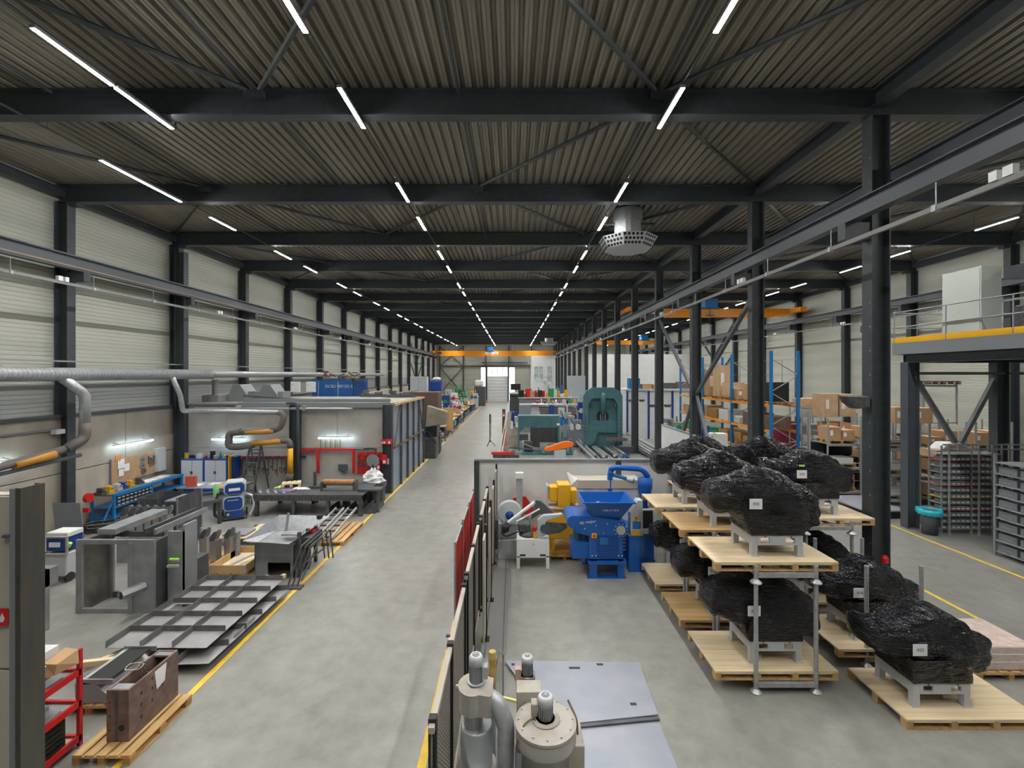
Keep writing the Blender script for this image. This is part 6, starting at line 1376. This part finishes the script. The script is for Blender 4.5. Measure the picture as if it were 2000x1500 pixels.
t=thing('red_beam','long low red steel beam just behind the white screen wall','steel beam',(-1.4,29.2,0)); B().box(0,1.5,0,.2,.22,.38).make('beam_body',RED,t); B().box(1.5,1.95,0,.25,.2,.4).make('grey_end',GREY,t); B().box(.1,1.8,0.02,.18,0,.22).make('support',DARK,t)
t=thing('orange_machine_part','bright orange tapered arm lying on grey stand behind the screen wall','machine part',(at(1063,0,28.9).x,28.9,.456)); t.scale=(1.85,1.5,1.3); B().prism([(0,.08),(.1,.0),(.85,.2),(1.0,.28),(1.02,.42),(.9,.5),(.7,.5),(.1,.22)],0,.25,'y').make('arm_body',ORR,t,bev=.02); B().box(.35,.75,.02,.2,-.35,.12).make('stand',LGREY,t)
gbox('small_blue_clamp','small blue clamp on the near ends of the steel bars','clamp',BLUEM,6.7,7.0,27.6,27.8,.37,.55)
t=thing('tripod_stand','thin black tripod stand at the right edge of the aisle','stand',(at(957,0,34).x,34,0)); t.scale=(1.25,1.25,1.25); B().tube((0,0,.25),(0,0,1.75),.03,8).make('pole',BLACK,t); B().box(-.04,.04,-.03,.03,1.4,1.95).make('head',BLACK,t); B().tube((.07,0,.6),(.07,0,1.9),.012,6).make('rod',GREY,t)
for a in (0,2.1,4.2): B().bar((0,0,.4),(.32*math.cos(a),.32*math.sin(a),0.03),.03).make('leg',BLACK,t)
t=thing('cable_on_floor','x','cable'); bpy.data.objects.remove(t)
# white offices at the far right of the nave and stairs
t=tag(B().box(at(1038,0,80).x,at(1085,0,80).x,80,84,0,8.8).make('wall_office',OFFW),kind='structure')
ox=at(1038,0,80).x
wd=tag(B().frame(ox+.4,ox+2.1,4.3,6.95,79.9,80,.08).make('window_3',WHITE),kind='structure')
for i in range(2):
    for j in range(4): B().box(ox+.5+i*.8,ox+1.22+i*.8,79.93,79.96,4.4+j*.63,4.95+j*.63).make('pane',mat('office_pane',(.25,.33,.33),.1,0,(.55,.62,.60),.8) if (i,j)==(0,0) else bpy.data.materials['office_pane'],wd)
wd=tag(B().frame(ox+2.75,ox+3.75,4.3,6.95,79.9,80,.08).make('window_4',WHITE),kind='structure')
for j in range(4): B().box(ox+2.85,ox+3.65,79.93,79.96,4.4+j*.63,4.95+j*.63).make('pane',bpy.data.materials['office_pane'],wd)
t=thing('staircase','pale steel staircase descending right from the far office door','stairs',(ox+2.0,79,0)); B().bar((.2,0,4.1),(4.6,0,0.14),.1,.3).make('stringer',LGREY,t); B().box(-.1,.9,-.4,.5,4.05,4.2).make('landing',LGREY,t); B().bar((.5,0,5.0),(4.9,0,1.2),.06).make('hand_rail',GREY,t)
for k in range(10): B().box(.5+k*.42,.9+k*.42,-.4,.4,3.8-k*.36,3.85-k*.36).make('tread',LGREY,t)
w8=tag(B().box(9.2,22.5,57,57.2,0,5.6+2.4).make('wall_right_bay_screen',OFFW),kind='structure')
tag(B().box(9.6,15.5,38,41.5,0,4.2).make('wall_white_room',OFFW),kind='structure')
t=thing('room_frame','blue-grey posts around the white room beyond the middle columns','steelwork',(9.55,37.9,0))
for x in (0,1.8,3.8,5.9): B().box(x,x+.15,0,.1,0,4.2).make('post',BLUED,t)
B().box(-.1,6.1,-.05,.1,4.05,4.2).make('cornice',LGREY,t)
for i,(x,m_,nm) in enumerate([(.3,BLUEM,'blue machine'),(1.4,CARD,'brown carton'),(2.2,CARD,'long brown carton'),(3.4,DARK,'dark bundle'),(4.5,RUST,'rusty frame')]): carton(9.6+x,38.3,4.205,.9,.8,[.9,.4,.35,.5,.6][i],m_,'%s on the roof of the white room beyond the columns'%nm,None,False)
for i,(x,y,cc,lab) in enumerate([(9.3,26,(LGREY,GREY,BLUED),'grey machine tool with black arched hood in the right bay'),(11.2,28,(WHITE,BLUED,LGREY),'white and blue machine tool behind the side screen'),(10.0,31,(BLUED,GREY,RED),'dark blue machine behind the arched machine'),(11.6,34.5,(LIDM,GREY,GREEN),'cream machine near the white room')]):
    machinery(x,y,lab,1.4,i+10,cc,1.5,2.2)
t=thing('timber_bench','pale timber bench with rails behind the white side screen','bench',(8.7,22,0)); B().box(0,1.2,0,4,.8,.9).make('bench_top',PINE,t)
for y in (.1,3.7): B().box(.1,1.1,y,y+.1,0,.8).make('trestle',PINE,t)
gbox('white_fridge','white cabinet with grey feet beside the blue-grey racking','cabinet',WHITE,11.8,12.4,26.0,26.6,0,2.0,.03)
# ================= far left clutter beside the aisle =================
ZZ=lambda py,dd: CZ-(py-VY)*dd/F
t=thing('brown_machine_housing','brown rusty machine housing beyond the booth','machine',(at(800,0,30).x,30,0)); B().box(0,1.9,0,1.5,2.2,4.25).make('housing',mat('brown_housing',(.12,.08,.06),.7),t,bev=.03); B().box(.1,1.8,.1,1.4,0,2.2).make('base',DARK,t); B().prism([(1.2,2.0),(2.6,2.2),(2.6,3.0),(1.3,3.4)],-.8,-.1,'y').make('beige_casting',mat('beige_casting',(.30,.27,.20),.7,0,(.22,.2,.15),3),t,bev=.05)
t=thing('light_grey_cabinet_far','light grey two-door cabinet above the booth end','cabinet',(at(801,0,38).x,38,0)); B().box(0,1.4,0,.8,3.4,5.25).make('cabinet_body',LGREY,t,bev=.02); B().box(0,1.4,0,.8,0,3.4).make('base',DARK,t); B().box(.7,.72,-.02,0,3.5,5.2).make('door_gap',GREY,t)
t=thing('blue_machine_far','dark blue machine with white dome beyond the booth','machine',(at(838,0,40).x,40,0)); B().box(0,1.1,0,1,3.6,4.9).make('housing',BLUED,t,bev=.15); B().lathe([(.5,4.9),(.3,5.15),(.1,5.2)],(.6,.5,0),14).make('dome',LGREY,t,smooth=True); B().box(.1,1.0,.1,.9,0,3.6).make('base',DARK,t)
# big roof clutter: lathe like items on the booth roof rear
for i,(x,y,lab) in enumerate([(-9.2,27.0,'grey machine frame on the booth roof, right of the container'),(-7.4,26.5,'dark fixture on the booth roof near its right corner')]):
    t=thing('roof_fixture',lab,'fixture',(x,y,4.07)); B().box(0,1.6,0,.3,0,.15).make('base',STEELG,t); B().box(.2,.5,.0,.3,.15,.4).make('block',DARK,t,bev=.03); B().box(.9,1.3,.0,.3,.15,.32).make('block',RUST,t,bev=.03); B().tube((.1,.1,.15),(1.8,.2,.45),.04,8).make('pipe',GALVD,t)
BC=mat('bench_dark_blue',(.02,.04,.10),.5)
def bench(x,y,w_,l,h,lab,m_=BC):
    t=thing('work_bench',lab,'workbench',(x,y,0)); B().box(0,w_,0,l,h-.06,h).make('bench_top',mat('bench_wood',(.40,.36,.28),.7) if 'bench_wood' not in bpy.data.materials else bpy.data.materials['bench_wood'],t)
    for a in (0,w_-.08):
        for c2 in (0,l-.08): B().box(a,a+.08,c2,c2+.08,0,h-.06).make('leg',m_,t)
    B().box(.05,w_-.05,.05,l-.05,.15,.6).make('drawer_block',m_,t); return t
FX=[(-7.6,28.3,1.6,2.6,'blue workbench just beyond the booth corner'),(-7.8,31.6,1.6,6,'low grey parts bench beyond the booth'),(-7.2,38.3,1.4,9,'long dark bench cluttered with parts'),(-7.9,49,2.0,5,'teal machine bench in the middle of the left side'),(-8,56,2,7,'workbench with orange boxes farther down the left side'),(-8,66,2,9,'farthest workbench before the green column')]
for x,y,w_,l,lab in FX: bench(x,y,w_,l,1.0,lab)
t=thing('bar_rack','blue-grey drawer rack beside the booth corner at the aisle','rack',(-6.3,28.3,0))
B().box(0,.6,0,1.6,0,2.1).make('rack_body',BLUED,t,bev=.02)
for k in range(6): B().box(.1,.5,-.02,0,.2+k*.3,.4+k*.3).make('drawer',GREY,t)
r=random.Random(5); MC=[('red',RED),('white',WHITE),('grey',LGREY),('dark',DARK),('yellow',YEL),('green',GREEN),('blue',BLUED),('brown',CARD),('steel',GALV),('beige',LIDM)]
n=0
for (x,y,w_,l,lab) in FX:
    for i in range(14):
        cn,m_=MC[r.randrange(10)]; yy=y+.1+(l-.5)*i/14; xx=x+r.uniform(.05,w_-.5); s=r.uniform(.25,.55); h=r.uniform(.15,.7)*(1+y/70)
        t=thing('bench_item','%s item on the %s, %s from the front'%(cn,lab.split(' just')[0].split(' cluttered')[0].split(' in the')[0].split(' farther')[0] if i>=0 else '',ORD[i]),'workshop item',(xx,yy,1.0),0,'items on the '+lab)
        B().box(0,s,0,s*.7,0,h*.6).make('body',m_,t,bev=.02)
        if i%2: B().tube((s*.5,s*.3,h*.6),(s*.5,s*.3,h),.05,8).make('knob',MC[(i*3)%10][1],t)
        else: B().box(s*.1,s*.6,.02,s*.5,h*.6,h*.8).make('upper_block',MC[(i*7)%10][1],t,bev=.01)
for i,(px,d_,h,w_,cc,lab) in enumerate([(853,52,3.0,1.2,(WHITE,LGREY,RED),'white pillar drill with red motor beyond the booth'),(905,62,3.3,1.0,(GREEN,GREEN,LGREY),'tall green machine column by the aisle'),(893,56,2.2,1.4,(LGREY,WHITE,RED),'white and red machine trolley left of the aisle'),(873,62,2.9,1.5,(TEAL,GREEN,GREY),'green lathe left of the aisle'),(925,72,3.0,1.4,(LGREY,YEL,BLUEM),'yellow and grey machine near the far door'),(860,56,3.3,2.6,(mat('brick_orange',(.45,.15,.06),.7),RED,GREY),'rack with orange-red goods farther back on the left'),(903,60,1.9,1.3,(DARK,GALV,ORR),'dark machine with steel roller by the aisle line')]):
    machinery(at(px,0,d_).x-w_/2,d_,lab,1.3,i+30,cc,w_,h)
for i,(px,d_,lab) in enumerate([(862,45,'orange wooden panel standing left of the aisle')]): gbox('wood_panel',lab,'panel',mat('orange_panel',(.58,.34,.14),.6),at(866,0,39.5).x,at(885,0,39.5).x,39.5,39.6,.5,2.5,0)
t=thing('white_cover_machine','machine under a white cover beside the far left window','machine',(at(926,0,78).x,78,0)); B().box(0,1.9,0,1.5,0,3.4).make('body',DARK,t,bev=.1); B().box(.1,1.6,.1,1.3,3.4,4.5).make('white_cover',WHITE,t,bev=.3)
gbox('blue_drum','blue drum near the far door on the left','drum',BLUEM,at(943,0,85).x,at(949,0,85).x,85,85.6,0,2.0,.1); gbox('orange_cone','orange barrier base right of the blue drum','barrier',ORR,at(948,0,86).x,at(952,0,86).x,86,86.4,0,.6,.05)
t=thing('chevron_barrier','red and white barrier pole standing by the booth corner','barrier',(at(848,0,31).x,31,0)); B().tube((0,0,0),(0,0,2.3),.05,8).make('pole',RED,t); B().box(-.3,.4,-.2,.2,0,.08).make('foot',DARK,t)
for k in range(4): B().tube((0,0,.3+k*.5),(0,0,.55+k*.5),.055,8).make('white_band',WHITE,t)
for i,(px,d_) in enumerate([(851,34),(862,36.5),(876,41),(886,45),(900,52)]):
    t=thing('aisle_trolley','low dark trolley frame at the left aisle edge, %s nearest'%ORD[i],'trolley',(at(px,0,d_).x-.5,d_,0),0,'low trolleys at the aisle'); B().box(0,.9,0,.05,.25,.3).make('frame_bar',DARK,t); B().box(0,.9,1.0,1.05,.25,.3).make('frame_bar',DARK,t); B().box(0,.05,0,1.05,.25,.3).make('side_bar',DARK,t); B().box(.85,.9,0,1.05,.25,.3).make('side_bar',DARK,t)
    B().box(.15,.6,.2,.8,.3,.5+.1*i).make('load',[WOODD,CARD,LGREY,GALV,YEL][i],t,bev=.03)
    for a in (.05,.8): B().lathe([(.1,0),(.1,.05)],(a,.05,.1),12,'x').make('wheel',RUBBER,t)
for i,(px,d_) in enumerate([(836,29),(845,31),(840,34)]):
    t=thing('black_machine_part','black machine with hoses beside the booth end, %s'%['nearest','middle','farthest'][i],'machine',(at(px,0,d_).x-.4,d_,0),0,'black machines at the booth end'); B().box(0,.9,0,.8,0,1.3+.2*i).make('body',DARK,t,bev=.08); B().pipe([(0,0,1.2),(.4,-.2,1.8),(.9,0,1.0)],.05,8,.15).make('hose',BLACK,t)
# ---------- denser workshop goods ----------
PALE=mat('pale_machine_green',(.36,.42,.36),.5)
for i,(x,y,h,cc) in enumerate([(-9.6,29.5,2.6,(DARK,LGREY,RED)),(-9.4,34,2.9,(GREEN,TEAL,LGREY)),(-9.7,38.5,3.0,(LGREY,WHITE,RED)),(-9.5,44,3.1,(TEAL,GREY,YEL)),(-9.8,49,3.2,(RUST,ORR,LGREY)),(-9.6,55,3.6,(BLUED,LGREY,GREEN)),(-9.5,62,3.6,(WHITE,PALE,RED)),(-9.4,70,3.8,(DARK,GREEN,ORR))]):
    machinery(x,y,'%s machine standing behind the left benches, %s beyond the booth'%(['dark','green','light grey','teal','rusty brown','dark blue','white','black and green'][i],ORD[i]),1.3,i+60,cc,1.9,h)
cx0=at(1047,0,36).x
clutter(11,cx0,cx0+3.3,36.1,36.9,3.05,'on the machine line beside the teal press',.2,.6,'items on the machine line',31,.15,.35)
t=thing('long_table','long pale table of machine parts behind the machine line','table',(at(1012,0,42).x,42,0)); B().box(0,5.0,0,1.0,3.2,3.3).make('table_top',LGREY,t); B().box(.1,4.9,.1,.9,0,3.2).make('table_body',GREY,t)
clutter(13,at(1014,0,42).x,at(1110,0,42).x,42.2,42.8,3.3,'on the long pale table',.3,.9,'items on the long pale table',37,.25,.5)
for i,(px,d_,h,cc,lab) in enumerate([(1102,34.5,3.1,(GALV,LGREY,BLUEM),'silver machine head left of the teal press'),(1122,33.8,2.5,(GREY,GALV,WHITE),'grey machine with round housing touching the teal press'),(1075,50,4.9,(WHITE,LGREY,BLUED),'white machine column far behind the monitor'),(1128,52,4.6,(LIDM,GREY,RED),'cream machine behind the tall grey cabinet'),(1004,33,2.9,(LIDM,BLUED,WHITE),'cream control box left of the teal unit')]):
    machinery(at(px,0,d_).x-.5,d_,lab,1.2,i+80,cc,1.1,h)
for i,(x,y) in enumerate([(11.4,24.0),(11.5,25.6)]): carton(x,y,0,1.1,.9,.8,[WHITE,CARD][i],'%s on the floor in front of the blue racking'%['white box','brown box'][i],None,False)
for i in range(4):
    t=thing('wall_pipe_column','perforated grey cable column on the right wall' if i==0 else 'x','pipe',(22.7,D0+SP*(4.5),0)) if i==0 else None
    if t: B().box(-.15,.15,-.1,.1,0,11.3).make('channel',GALVD,t); t['label']='mottled grey cable channel on the right wall behind the plywood crates'
t=thing('wall_speaker','dark round speaker on the right wall cable channel','speaker',(22.4,D0+SP*4.5,8.3)); B().prism([(-.3,-.2),(.2,-.3),(.2,.3),(-.3,.2)],-.3,.3,'y').make('horn',DARK,t,bev=.05)
